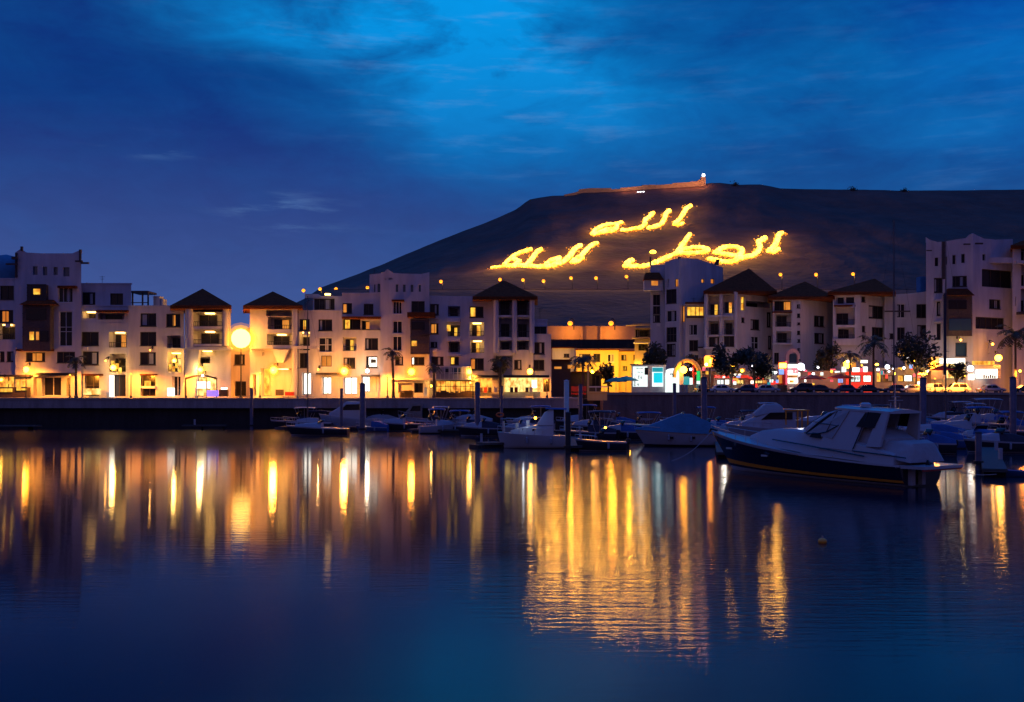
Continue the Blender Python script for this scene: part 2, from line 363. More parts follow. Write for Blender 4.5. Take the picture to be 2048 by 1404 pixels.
# the hill
RIDGE = [(150, 781), (300, 748), (400, 705), (500, 655), (560, 622), (610, 596), (640, 575), (700, 553), (760, 530), (820, 505), (880, 480), (940, 457), (1000, 433), (1030, 419), (1046, 408), (1056, 399),
         (1075, 396), (1104, 391), (1128, 391), (1150, 388), (1165, 384), (1220, 384), (1260, 380), (1330, 375), (1400, 371), (1416, 366), (1445, 366), (1470, 369), (1520, 368), (1560, 376), (1620, 378), (1700, 379), (1800, 381), (1900, 381), (2048, 379), (2300, 384), (2600, 395)]
def road_y(px): return max(578.0, lerp(px, RIDGE) + 10)
TR = .42
def hill_raw(px, t):
    ry = road_y(px); pr = lerp(px, RIDGE)
    if t < TR - .02:
        k = t / (TR - .02); Y = 300 + (590 - 300) * k
        z = 4.0 + (Z(ry + 1.5, 590) - 4.0) * (k ** 1.15)
    elif t < TR:
        k = (t - TR + .02) / .02; Y = 590 + 12 * k; z = Z(ry + 1.5, 590) + k * .4
    elif t <= 1:
        k = (t - TR) / (1 - TR); Y = 602 + 348 * k
        z0 = Z(ry + 1.5, 590) + .4; z1 = Z(pr, 950); z = z0 + (z1 - z0) * (k * .86 + .14 * k ** 3)
    else:
        Y = 950 + 400 * (t - 1); z = Z(pr, 950) - 60 * (t - 1) ** 1.5
    return Y, z
def hill_pt(px, t):
    Y, z = hill_raw(px, t); x = X(px, Y)
    d = abs(t - TR + .01)
    amp = 3.4 * min(1, max(0, d - .02) * 6) * min(1, max(0, 1.005 - t) * 9 + (.25 if t <= 1.001 else 1))
    return Vector((x, Y, z + amp * (fbm(x * .012, Y * .010, 3, 5) * .8 + .35 * fbm(x * .05, Y * .02, 9, 3))))
g = MB()
cols = [150 + 10 * i for i in range(246)]
rows = [i * .4 / 24 for i in range(24)] + [.4, .41, TR, TR + .008] + [TR + .02 + (1 - TR - .02) * i / 74 for i in range(75)] + [1.05, 1.2, 1.6]
g.loft([[hill_pt(px, t) for px in cols] for t in rows], closed=False)
def hill_mat():
    m_ = mat('hill_scrub', (.105, .052, .036), .95, var=.5, vscale=.035, bump=.35, bscale=.16)
    t = m_.node_tree; t.nodes['Bump'].inputs['Distance'].default_value = 2.5
    return m_
MT['hill'] = hill_mat()
tag(g.build('hill', 'hill', smooth=True), 'dark scrub hill rising behind the marina', 'hill', kind='structure')
def hill_at(px, py):
    a, b = TR + .02, 1.0
    for _ in range(30):
        mth = (a + b) / 2; p = hill_pt(px, mth); y = HY - (p.z - CAM) * F / p.y
        if y > py: a = mth
        else: b = mth
    return hill_pt(px, (a + b) / 2)
# road cut along the hill
g = MB(); g.loft([[hill_pt(px, t) + Vector((0, 0, .25)) for px in cols[46:170]] for t in (TR - .0185, TR - .012, TR - .003)], closed=False)
tag(g.build('hill_road', 'paving'), 'lamp lit road cut across the hillside', 'road', kind='structure')

# ================================================================== the three lit words on the hill
V8 = (960, 330, 2.9257)
def word(label, strokes, dots=()):
    ps = [[(V8[0] + a / V8[2], V8[1] + b / V8[2], r) for a, b, r in st] for st in strokes]
    px, py, _ = ps[0][0]; c = hill_at(px, py)
    root = thing('hillside_word', label, 'hillside sign', tuple(c), 'lit words on the hill')
    for st in ps:
        pts = []; rs = []
        for (x0, y0, r0), (x1, y1, r1) in zip(st, st[1:]):
            n = max(2, int(math.hypot(x1 - x0, y1 - y0) / 1.6))
            for i in range(n + (1 if (x1, y1, r1) == st[-1] else 0)):
                k = i / n; pts.append((x0 + (x1 - x0) * k, y0 + (y1 - y0) * k)); rs.append(r0 + (r1 - r0) * k)
        P = [hill_at(a + random.uniform(-.35, .35), b + random.uniform(-.3, .3)) + Vector((0, 0, .9)) for a, b in pts]
        rr = [max(.5, r * random.uniform(.72, 1.28)) for r in rs]
        mb = MB(); mb.tube(P, [r * .78 for r in rr], 6); core = mb; mb = MB()
        rk = random.Random(len(P))          # whitewashed stones along the stroke, their floodlit glow put in as emission
        for p, r in zip(P, rr):
            for _ in range(6):
                a = rk.uniform(0, 6.28); q = abs(rk.gauss(0, .65)) * r * 1.3; c = p + Vector((math.cos(a) * q, math.sin(a) * q * 2.4, math.sin(a) * q * .95 - .4)); s_ = rk.uniform(.2, .55)
                mb.hexa([c + Vector((dx * s_, dy * s_, dz * s_ * .7)) for dz in (-1, 1) for dx, dy in ((-1, -.8), (.9, -1), (1, .8), (-.8, 1))])
        le = core.build('letter', 'letters', root); tag(mb.build('glow_stones', 'letter_stones', le), kind='stuff')
        for i in range(2, len(P), 7): light(P[i] + Vector((0, -3, 6)), 9500, (1, .42, .05), .8, root)  # lights added above each stroke for the halo on the slope
    for a, b, r in dots:
        mb = MB(); mb.ball(hill_at(V8[0] + a / V8[2], V8[1] + b / V8[2]) + Vector((0, 0, 1)), r, sz=.6); mb.build('letter_dot', 'letters', root)
    return root
def st(r, *p): return [(a, b, r) for a, b in p]
word('topmost lit word on the hill, high on the slope above the two others', [
    st(2.3, (1232, 246), (1206, 262), (1190, 290), (1172, 318), (1138, 352)), st(1.6, (1138, 352), (1165, 358), (1190, 344)),
    st(2.2, (1108, 274), (1088, 290), (1078, 325), (1062, 350), (1030, 366), (985, 376)),
    st(2.2, (1014, 286), (992, 308), (966, 328), (964, 355), (940, 374), (880, 384), (830, 388)),
    st(1.9, (834, 342), (800, 350), (806, 372), (780, 390), (730, 398), (656, 412), (676, 384), (716, 362), (760, 352), (800, 350)),
    st(1.5, (690, 402), (740, 380), (800, 372))])
word('lower left lit word on the hill, trailing down to a long thin tail', [
    st(2.0, (686, 462), (650, 478), (618, 510), (590, 540), (536, 576)), st(1.4, (536, 576), (570, 574), (604, 550)),
    st(2.2, (590, 476), (552, 500), (530, 535), (500, 565), (468, 584), (430, 590)),
    st(2.0, (466, 550), (430, 562), (402, 572), (384, 592), (420, 596), (452, 580), (466, 550)),
    st(2.1, (360, 500), (334, 515), (306, 555), (276, 592)),
    st(2.0, (304, 500), (262, 512), (220, 526), (180, 552), (214, 562), (232, 570), (206, 592)), st(1.5, (170, 560), (140, 590)),
    st(2.0, (440, 594), (390, 602), (330, 602), (276, 596), (206, 596), (150, 598)), st(1.1, (150, 598), (104, 603), (66, 608))])
word('lower right lit word on the hill, partly behind a white tower, with a dot', [
    st(2.4, (1770, 402), (1748, 412), (1738, 450), (1722, 484), (1690, 512)), st(1.6, (1690, 512), (1720, 518), (1746, 498)),
    st(2.3, (1672, 432), (1630, 456), (1640, 490), (1622, 520), (1590, 540), (1546, 548), (1520, 556)),
    st(2.2, (1376, 522), (1410, 496), (1450, 484), (1500, 486), (1534, 502), (1528, 528), (1490, 540), (1430, 528), (1376, 522)),
    st(2.2, (1534, 510), (1520, 545), (1486, 572), (1440, 576), (1390, 566), (1336, 556)),
    st(2.1, (1228, 412), (1208, 440), (1180, 478), (1158, 512)),
    st(2.0, (1150, 520), (1190, 500), (1240, 490), (1300, 490), (1340, 502), (1310, 518), (1240, 524), (1150, 524)),
    st(2.1, (1150, 524), (1110, 540), (1060, 566), (1010, 584)),
    st(2.2, (1004, 590), (950, 602), (880, 600), (848, 598), (872, 572), (890, 566))], [(1012, 517, 2.4)])

# hilltop fortress
Yk = 948
def kz(px): return hill_pt(px, 1.0).z
k = thing('fortress', 'old fortress wall along the hilltop lit orange by floodlights', 'fortress', (X(1270, Yk), Yk, kz(1270)))
prof = [(1128, .6), (1150, 1.4), (1157, 1.6), (1158, 3.2), (1180, 3.4), (1204, 3.0), (1222, 3.0), (1223, 1.6), (1240, 1.6), (1241, 2.4), (1262, 2.2), (1282, 2.6), (1284, 3.4), (1300, 3.4), (1318, 2.6), (1345, 2.8), (1346, 3.6), (1372, 3.6), (1394, 4.2), (1396, 5), (1410, 5.2)]
mb = MB()
for (a, ha), (b, hb) in zip(prof, prof[1:]):
    xa, xb = X(a, Yk), X(b, Yk); za, zb = kz(a) - 4, kz(b) - 4
    mb.hexa(((xa, Yk, za), (xb, Yk, zb), (xb, Yk + 8, zb), (xa, Yk + 8, za), (xa, Yk, kz(a) + ha), (xb, Yk, kz(b) + hb), (xb, Yk + 8, kz(b) + hb), (xa, Yk + 8, kz(a) + ha)))
mb.build('rampart', 'rough', k)
mb = MB(); mb.box(X(1402, Yk), Yk - 1, kz(1405) - 3, X(1411, Yk), Yk + 4, kz(1405) + 7); mb.build('tower', 'rough', k)
mb = MB(); mb.ball((X(1407, Yk), Yk, kz(1405) + 8.6), 1.5); mb.build('dome_lamp', 'lamp_w', k)
for px, pw in ((1250, 4500), (1268, 3500), (1330, 2500), (1352, 4000), (1373, 3500), (1392, 5000), (1404, 5000)):
    light((X(px, Yk), Yk - 9, kz(px) + 1), pw, (1, .34, .12), 1, k).data.energy *= 1.9
mb = MB()
for px in (1276, 1281, 1287): mb.ball((X(px, Yk - 9), Yk - 9, hill_pt(px, .975).z + 1.5), .9)
mb.build('floodlight', 'lamp_w', k)
# hill road lamps
HL = [(607, 581), (640, 578), (672, 578), (735, 575), (882, 563), (1000, 559), (1046, 560), (1087, 562), (1142, 556), (1192, 556), (1253, 553), (1561, 549), (1632, 549), (1706, 548)]
ORD = ['first', 'second', 'third', 'fourth', 'fifth', 'sixth', 'seventh', 'eighth', 'ninth', 'tenth', 'eleventh', 'twelfth', 'thirteenth', 'fourteenth', 'fifteenth', 'sixteenth', 'seventeenth', 'eighteenth', 'nineteenth', 'twentieth']
def hill_lamp(px, py, Y, zb, label, group, m_='hill_lamp', pw=2600, r=1.05):
    x, z = X(px, Y), Z(py, Y)
    root = thing('street_lamp', label, 'street lamp', (x, Y, zb), group)
    b = MB(); b.tube([(x + .9, Y, zb - .5), (x + .9, Y, z + .7), (x + .5, Y, z + 1.15), (x, Y, z + 1.0)], .16, 6); b.build('pole', 'metal_d', root)
    b = MB(); b.ball((x, Y, z), r, sz=.9); b.build('lamp_globe', m_, root)
    if pw: light((x, Y - .6, z - r - .5), pw, (1, .38, .07), .5, root)
for i, (px, py) in enumerate(sorted(HL)[:12]):
    p = hill_pt(px, TR - .004 if px > 635 else TR - .05)
    hill_lamp(px, py, p.y, p.z, '%s lamp from the left along the lit hillside road' % ORD[i], 'hillside road lamps', pw=2600 if px != 607 else 500)
for i, (px, py) in enumerate(((1632, 549), (1706, 548))):
    p = hill_pt(px, TR - .004)
    hill_lamp(px, py, p.y, p.z, ('orange hillside lamp above the hip roofed block right of the tower', 'rightmost orange hillside lamp, above the far block')[i], 'hillside road lamps')
# ================================================================== buildings
V1 = (0, 470, 3.6); V2 = (330, 530, 4.2556); V3 = (600, 520, 4.13); V4 = (820, 540, 3.9); V5 = (1080, 600, 5.389); V6 = (1260, 480, 4.1286); V7 = (1640, 450, 3.694); VP = (0, 0, 1)
VS = (1340, 660, 7.314); VT = (1560, 660, 6.827)
class Face:
    def __init__(s, a, b):
        s.a, s.b = a, b; s.e = (b - a).normalized(); n = Vector((-s.e.y, s.e.x, 0)); s.n = n if n.y > 0 else -n; s.L = (b - a).length
    def u(s, px):
        r = (px - HX) / F; return (r * s.a.y - s.a.x) / (s.e.x - r * s.e.y)
    def Y(s, u): return s.a.y + s.e.y * u
    def P(s, u, z, d): p = s.a + s.e * u + s.n * d; return (p.x, p.y, z)
    def box(s, mb, u0, z0, d0, u1, z1, d1, mi=0):
        P = s.P; mb.hexa((P(u0, z0, d0), P(u1, z0, d0), P(u1, z0, d1), P(u0, z0, d1), P(u0, z1, d0), P(u1, z1, d0), P(u1, z1, d1), P(u0, z1, d1)), mi)
class Bld:
    def __init__(s, name, label, cat, view, px, Y, zb, group=None, mats=('stucco',)):
        s.v = view; s.zb = zb; s.wall = MB(); s.mats = list(mats)
        x, _ = s.pt(px, 0)
        s.root = thing(name, label, cat, (X(x, Y), Y, zb), group); s.todo = []
    def pt(s, a, b): return s.v[0] + a / s.v[2], s.v[1] + b / s.v[2]
    def x(s, a, Y): return X(s.pt(a, 0)[0], Y)
    def z(s, b, Y): return Z(s.pt(0, b)[1], Y)
    def mass(s, pts, top, holes=(), depth=11, bot=None, mi=0, ztop=None, crown=None):
        """a block of the house; pts = front corners (view x, distance), holes = openings traced in the view"""
        plan = [Vector((s.x(a, Y), Y, 0)) for a, Y in pts]
        z1 = s.z(top, pts[0][1]); z0 = s.zb - .3 if bot is None else s.z(bot, pts[0][1])
        faces = [Face(a, b) for a, b in zip(plan, plan[1:])]
        per = {i: [] for i in range(len(faces))}
        for h in holes:
            xc = s.pt((h[0] + h[2]) / 2, 0)[0]; best = 0
            for i, f in enumerate(faces):
                if -.01 <= f.u(xc) <= f.L + .01: best = i
            f = faces[best]; u0, u1 = f.u(s.pt(h[0], 0)[0]), f.u(s.pt(h[2], 0)[0]); Y = f.Y((u0 + u1) / 2)
            u0 = max(u0, .06); u1 = min(u1, f.L - .06)
            za, zt = s.z(h[3], Y), s.z(h[1], Y)
            za = max(za, z0 + .02); zt = min(zt, z1 - .06)
            if u1 - u0 > .05 and zt - za > .05: per[best].append((u0, za, u1, zt, h[4], h[5] if len(h) > 5 else {}))
        for i, f in enumerate(faces):
            H = per[i]; us = sorted({0, f.L} | {q for h in H for q in (h[0], h[2])}); zs = sorted({z0, z1} | {q for h in H for q in (h[1], h[3])})
            for ua, ub in zip(us, us[1:]):
                if ub - ua < 1e-4: continue
                for za, zb in zip(zs, zs[1:]):
                    if zb - za < 1e-4: continue
                    cu, cz = (ua + ub) / 2, (za + zb) / 2
                    if any(h[0] < cu < h[2] and h[1] < cz < h[3] for h in H): continue
                    s.wall.quad(f.P(ua, za, 0), f.P(ub, za, 0), f.P(ub, zb, 0), f.P(ua, zb, 0), mi)
            for h in H: s.opening(f, h, mi)
        bk0, bk1 = plan[0] * (1 + depth / plan[0].y), plan[-1] * (1 + depth / plan[-1].y)      # the row curves round the basin
        q = lambda p, z: (p.x, p.y, z)
        for a, b in ((bk0, plan[0]), (plan[-1], bk1), (bk1, bk0)): s.wall.quad(q(a, z0), q(b, z0), q(b, z1), q(a, z1), mi)
        if depth > 9 and ARND.random() < .6:       # aerials and a dish on the flat roof
            c = (plan[0] + plan[-1]) / 2 * (1 + 2.5 / plan[0].y); c = c.lerp(plan[0], ARND.uniform(-.5, .5)); hh = ARND.uniform(1.2, 2.2); mb = MB()
            mb.tube([(c.x, c.y, z1 - .1), (c.x, c.y, z1 + hh)], .035, 5)
            for k in range(3): mb.tube([(c.x - .5 + .1 * k, c.y, z1 + hh - .15 - .25 * k), (c.x + .5 - .1 * k, c.y, z1 + hh - .15 - .25 * k)], .02, 4)
            mb.build('roof_aerial', 'metal_d', s.root)
        ring = plan + [bk1, bk0]
        # flat roof sunk behind a parapet
        s.wall.add([q(p, z1 - .02) for p in ring], [tuple(range(len(ring)))], mi)
        if not crown and z1 - z0 > 1.2:      # coping along the parapet
            for f in faces: f.box(s.wall, -.06, z1 - .22, -.09, f.L + .06, z1 + .03, .28, mi)
        if crown:
            f = faces[0] if len(faces) == 1 else None
            for i, f in enumerate(faces):
                up = [(f.u(s.pt(a, 0)[0]), s.z(b, f.Y(f.u(s.pt(a, 0)[0])))) for a, b in crown if -.3 <= f.u(s.pt(a, 0)[0]) <= f.L + .3]
                up = [(min(max(u, 0), f.L), max(z, z1)) for u, z in up]
                for (ua, za), (ub, zb) in zip(up, up[1:]):
                    if ub - ua < 1e-3: continue
                    P = f.P; s.wall.hexa((P(ua, z1 - .01, .003), P(ub, z1 - .01, .003), P(ub, z1 - .01, .35), P(ua, z1 - .01, .35), P(ua, za, .003), P(ub, zb, .003), P(ub, zb, .35), P(ua, za, .35)), mi)
        return faces
    def opening(s, f, h, mi):
        u0, z0, u1, z1, kind, o = h
        D = o.get('d', {'s': .35, 'v': .3, 'b': 1.9, 'B': 1.9, 'g': .9, 'G': 1.6, 'n': 1.2, 'N': 1.2}.get(kind, .35))
        P = f.P; w = s.wall
        w.quad(P(u0, z0, 0), P(u1, z0, 0), P(u1, z0, D), P(u0, z0, D), mi); w.quad(P(u0, z1, 0), P(u1, z1, 0), P(u1, z1, D), P(u0, z1, D), mi)
        w.quad(P(u0, z0, 0), P(u0, z1, 0), P(u0, z1, D), P(u0, z0, D), mi); w.quad(P(u1, z0, 0), P(u1, z1, 0), P(u1, z1, D), P(u1, z0, D), mi)
        W_, H_ = u1 - u0, z1 - z0
        def pane(parent, a, b, c, d, dep, m_, name='pane'):
            mb = MB(); mb.quad(P(a, b, dep), P(c, b, dep), P(c, d, dep), P(a, d, dep)); return mb.build(name, m_, parent)
        if kind in 'sv':
            w.quad(P(u0, z0, D), P(u1, z0, D), P(u1, z1, D), P(u0, z1, D), mi) if kind == 'v' else None
            if kind == 's': pane(s.root, u0, z0, u1, z1, D, o.get('m', 'glassb'), 'window')
            return
        if kind in 'nN':            # an open recess; N has a ceiling lamp
            w.quad(P(u0, z0, D), P(u1, z0, D), P(u1, z1, D), P(u0, z1, D), mi)
            if kind == 'N':
                mb = MB(); c = (u0 + u1) / 2; f.box(mb, c - W_ * .2, z1 - .16, D * .3, c + W_ * .2, z1 - .03, D * .7); mb.build('ceiling_lamp', 'warmceil', s.root)
            return
        if kind in 'bB':
            w.quad(P(u0, z0, D), P(u1, z0, D), P(u1, z1, D), P(u0, z1, D), mi)
            mb = MB(); rh = min(1.0, H_ * .34)
            if o.get('solid'): f.box(mb, u0 + .01, z0 + .01, .02, u1 - .01, z0 + rh, .16)
            else:
                f.box(mb, u0 + .01, z0 + rh - .08, .03, u1 - .01, z0 + rh, .11); f.box(mb, u0 + .01, z0 + .03, .03, u1 - .01, z0 + .1, .11)
                n = max(3, int(W_ / .32))
                for i in range(n + 1):
                    u = u0 + .03 + (W_ - .09) * i / n; f.box(mb, u, z0 + .1, .05, u + .045, z0 + rh - .08, .09)
            rl = mb.build('railing', o.get('rm', 'metal_d' if not o.get('solid') else s.mats[mi]), s.root)
            dw = W_ * .62; k = o.get('k', .2); a = u0 + W_ * k * .6 + .03; b = min(a + dw, u1 - .05); top = z0 + min(H_ * .86, 2.3)
            mb = MB(); t = .07
            for q in (a, (a + b) / 2, b - t): f.box(mb, q, z0 + .02, D - .12, q + t, top, D - .03)
            f.box(mb, a + t, top - t, D - .118, b - t, top, D - .032)
            dr = mb.build('balcony_door', 'frame_d', s.root)
            mid = (a + b) / 2; lm = o.get('m')
            pane(dr, a, z0 + .03, b, top, D - .05, 'glass')
            if lm: pane(dr, mid + .08, z0 + .06, b - .08, top - .1, D - .062, lm)
            if kind == 'B':
                c = (u0 + u1) / 2; mb = MB(); ww = min(W_ * .3, .7)
                f.box(mb, c - ww, z1 - .2, D * .35, c + ww, z1 - .04, D * .7); mb.build('ceiling_lamp', 'warmceil', s.root)
            return
        fm = {'w': 'frame_w'}.get(kind, o.get('fm', 'frame_d')); t = min(.11, W_ * .08); mb = MB()
        fd0, fd1 = D - .2, D - .02
        f.box(mb, u0 + .002, z0 + .002, fd0, u0 + t, z1 - .002, fd1); f.box(mb, u1 - t, z0 + .002, fd0, u1 - .002, z1 - .002, fd1)
        f.box(mb, u0 + t, z0 + .002, fd0 + .003, u1 - t, z0 + t, fd1); f.box(mb, u0 + t, z1 - t, fd0 + .003, u1 - t, z1 - .002, fd1)
        n = o.get('n', 2 if W_ < 3.4 else 3)
        for i in range(1, n):
            u = u0 + W_ * i / n; f.box(mb, u - t * .4, z0 + t, fd0 + .03, u + t * .4, z1 - t, fd1)
        for q in o.get('tr', ()):
            z = z0 + H_ * q; f.box(mb, u0 + t, z - t * .4, fd0 + .04, u1 - t, z + t * .4, fd1 - .01)
        if kind in 'dwh' and H_ < 3 and not o.get('nosill'): f.box(mb, u0 - .08, z0 - .1, -.08, u1 + .08, z0 - .004, .1, 0)
        if kind in 'dwh' and 1.1 < W_ < 3.2 and H_ < 2.6 and ARND.random() < .22:
            ac = MB(); q = u0 + W_ * ARND.choice((.25, .7)); f.box(ac, q - .38, z0 - .78, -.36, q + .38, z0 - .22, -.02); f.box(ac, q - .26, z0 - .7, -.375, q + .26, z0 - .3, -.362); ac.build('air_conditioner', 'metal_l' if ARND.random() < .5 else 'frame_w', s.root)
        win = mb.build('shopfront' if kind in 'gG' else 'window', fm, s.root)
        m_ = {'d': 'glass', 'w': 'glass', 'g': 'glass', 'y': 'yel', 'o': 'org', 'k': 'wht', 'c': 'cool', 'G': 'shop', 'h': 'glass'}[kind]
        m_ = o.get('m', m_) if kind != 'h' else m_
        pane(win, u0 + .004, z0 + .004, u1 - .004, z1 - .004, D - .06, m_)
        if kind in 'dw' and o.get('cur', random.random() < .55):     # a pale curtain behind one leaf
            a = u0 + W_ * random.choice((.1, .55)); pane(win, a, z0 + H_ * .1, a + W_ * random.uniform(.14, .3), z1 - H_ * .1, D - .075, 'canvas', 'curtain')
        if kind == 'h':
            a, b = o.get('r', (.08, .48)); pane(win, u0 + W_ * a, z0 + H_ * .1, u0 + W_ * b, z1 - H_ * .1, D - .075, o.get('m', 'yel'), 'lit_pane')
    def slab(s, x0, y0, x1, y1, Y, out, m_, name='canopy', back=.0):
        """a projecting canopy, balcony slab or awning in front of the wall at distance Y"""
        mb = MB(); a, b = s.x(x0, Y - out), s.x(x1, Y - out); z1, z0 = s.z(y0, Y - out), s.z(y1, Y - out)
        mb.box(a, Y - out, z0, b, Y + back - .004, z1); return mb.build(name, m_, s.root)
    def hip(s, ax, ay, ex0, ex1, ey, Y, depth=None, over=1.2, name='roof', th=.55):
        """hipped tile roof over the block whose front is at Y"""
        Yf = Y - over; xa, xb = s.x(ex0, Yf), s.x(ex1, Yf); ze = s.z(ey, Yf); d = depth or (xb - xa)
        Ym = Yf + d / 2; apx = s.x(ax, Ym); za = s.z(ay, Ym); mb = MB()
        kk = 1 + d / Yf; b0 = [(xa, Yf, ze - th), (xb, Yf, ze - th), (xb * kk, Yf + d, ze - th), (xa * kk, Yf + d, ze - th)]; b1 = [(x, y, ze) for x, y, _ in b0]
        rl = max(0, (d - (xb - xa)) / 2)
        mb.add(b0 + b1 + [(apx, Ym - rl, za), (apx, Ym + rl + .01, za)], ((3, 2, 1, 0), (0, 1, 5, 4), (1, 2, 6, 5), (2, 3, 7, 6), (3, 0, 4, 7), (4, 5, 8), (5, 6, 9, 8), (6, 7, 9), (7, 4, 8, 9)))
        return mb.build(name, 'tile', s.root)
    def oriel(s, x0, y0, x1, y1, Y, out=1.3, roof=None, wins=(), m_='timber', name='oriel'):
        mb = MB(); a, b = s.x(x0, Y - out), s.x(x1, Y - out); z1, z0 = s.z(y0, Y - out), s.z(y1, Y - out)
        mb.box(a, Y - out, z0, b, Y - .004, z1)
        n = 5
        for i in range(n + 1):
            u = a + (b - a) * i / n; mb.box(u - .05, Y - out - .05, z0, u + .05, Y - out - .003, z1)
        for q in (0, .3, .5, .8, 1): z = z0 + (z1 - z0) * q; mb.box(a - .08, Y - out - .09, z - .07, b + .08, Y - out - .052, z + .07)
        r = mb.build(name, m_, s.root)
        if roof:
            mb = MB(); ra, rb, ry0, ry1 = roof; A, B = s.x(ra, Y - out), s.x(rb, Y - out); zt, zb = s.z(ry0, Y - out), s.z(ry1, Y - out); dd = .5
            mb.hexa(((A, Y - out - .7, zb), (B, Y - out - .7, zb), (B, Y, zb), (A, Y, zb), (A + (B - A) * .16, Y - .6, zt), (B - (B - A) * .16, Y - .6, zt), (B - (B - A) * .16, Y, zt), (A + (B - A) * .16, Y, zt)))
            mb.build('oriel_roof', 'tile', r)
        for w_ in wins:
            wx0, wy0, wx1, wy1, wm = w_; mb = MB(); A, B = s.x(wx0, Y - out), s.x(wx1, Y - out); zt, zb = s.z(wy0, Y - out), s.z(wy1, Y - out)
            mb.box(A, Y - out - .12, zb, B, Y - out - .056, zt); mb.build('window', wm, r)
        return r
    def lamp(s, a, b, Y, m_='lamp_o', r=.42, pw=900, col=(1, .45, .10), fr=1.2, name='wall_lamp', glass=False):  # glass=True adds glowing halo shells round the globe
        """bracket lamp on the wall at distance Y"""
        x, z = s.x(a, Y - fr), s.z(b, Y - fr); mb = MB()
        mb.tube([(x, Y, z + r + .35), (x, Y - fr * .6, z + r + .45), (x, Y - fr, z + r + .1)], .05, 5); mb.box(x - .14, Y - .05, z + r + .1, x + .14, Y - .004, z + r + .6)
        o = mb.build(name, 'metal_d', s.root); mb = MB(); r *= .8; mb.ball((x, Y - fr, z), r, 12); mb.build('lamp_globe', m_, o)
        if glass:  # adds glowing shells that stand for the lamp's halo
            for q, g in ((1.7, 'halo'), (2.3, 'halo2')): mb = MB(); mb.ball((x, Y - fr, z), r * q, 18); mb.build('halo_shell', g, o, True)
        if pw: light((x, Y - fr - r - .05, z), pw * .55, col, r, s.root)
    def box(s, x0, y0, x1, y1, Ya, Yb, m_, name):
        mb = MB(); mb.box(s.x(x0, Ya), Ya, s.z(y1, Ya), s.x(x1, Ya), Yb, s.z(y0, Ya)); return mb.build(name, m_, s.root)
    def done(s): return s.wall.build('wall', s.mats, s.root)
def rnd_row(xs, ys, w, h, kinds): return [(x, y, x + w, y + h, k) for y in ys for x, k in zip(xs, kinds)]
ARND = random.Random(19)
LG = 'white apartment houses along the left promenade'
RG = 'white apartment houses along the right quay'
# ------------------------------------------------------------------ left row
b = Bld('apartment_building', 'tall white tower house at the far left with horned parapet and dark timber oriel', 'building', V1, 200, 166, QL, LG, ('stucco2', 'stucco'))
b.mass([(-420, 167.2), (112, 167.2)], 312, [(-180, 365, -90, 465, 'd'), (-330, 365, -240, 465, 'd'), (-180, 540, -90, 632, 'd'), (-330, 540, -240, 632, 'd'), (-180, 690, -90, 780, 'd'), (-330, 690, -240, 780, 'd'), (0, 365, 100, 465, 'd'), (-50, 365, -10, 465, 'd'), (-20, 540, 95, 632, 'h', {'r': (.28, .66), 'm': 'org'}), (-40, 640, 134, 752, 'B'), (0, 838, 32, 912, 'd'), (48, 838, 96, 912, 'd'), (-40, 1010, 100, 1160, 'G')])
b.mass([(110, 166.2), (585, 166.2)], 132, [(235, 225, 270, 287, 's'), (307, 228, 340, 290, 's'), (385, 230, 415, 288, 's'), (455, 232, 500, 298, 's'),
    (418, 378, 524, 486, 'w', {'n': 3}), (425, 550, 520, 800, 'w', {'tr': (.42, .55)}), (408, 840, 540, 920, 'd', {'n': 3}), (185, 845, 325, 912, 'h', {'r': (.32, .8), 'm': 'org'}), (240, 1020, 300, 1160, 'n'), (302, 1022, 440, 1158, 'g', {'fm': 'frame_w'}), (478, 1030, 500, 1160, 'n')],
    crown=[(110, 125), (148, 100), (190, 126), (300, 134), (420, 142), (520, 148), (545, 122), (585, 104)])
b.oriel(165, 500, 360, 832, 166.2, 1.4, (150, 402, 462, 502), [(190, 530, 335, 612, 'glass'), (215, 697, 245, 756, 'yel'), (262, 697, 282, 756, 'org'), (290, 690, 350, 768, 'glass')])
b.oriel(197, 357, 330, 470, 166.2, .9, None, [(243, 388, 290, 428, 'yel')], 'frame_d')
b.slab(412, 364, 540, 380, 166.2, .9, 'tile'); b.slab(112, 820, 370, 836, 166.2, 1.0, 'tile'); b.slab(220, 992, 500, 1010, 166.2, 2.6, 'metal_d', 'awning')
b.slab(-60, 1006, 212, 1020, 167.2, 2.2, 'frame_d', 'awning')
for q in ((40, 203, 120, 214), (82, 155, 122, 175), (580, 195, 636, 207), (540, 182, 590, 194)): b.box(*q, 165.2, 165.6, 'frame_d', 'roof_beam')
for q in ((146, 82, 162, 112), (568, 104, 582, 190), (108, 128, 120, 305)): b.box(*q, 165.9, 166.19, 'frame_d', 'parapet_horn')
mb = MB(); mb.ball((b.x(45, 171), 171, b.z(305, 171)), 3.9, 14, sz=1.0); mb.build('dome', 'canvas_t', b.root, True)
b.box(-60, 1095, 214, 1172, 164.6, 164.9, 'frame_d', 'terrace_screen')
b.lamp(190, 968, 166.2, 'lamp_o', .55, 3000, (1, .32, .04)); b.lamp(8, 1042, 167.2, 'lamp_y', .3, 250)
for q in ((60, 1050, 85, 1075), (118, 1045, 145, 1120), (162, 1050, 180, 1090), (0, 1105, 85, 1130), (150, 1104, 190, 1118)): b.box(*q, 164.4, 164.58, 'yel', 'lit_panel')
b.done()

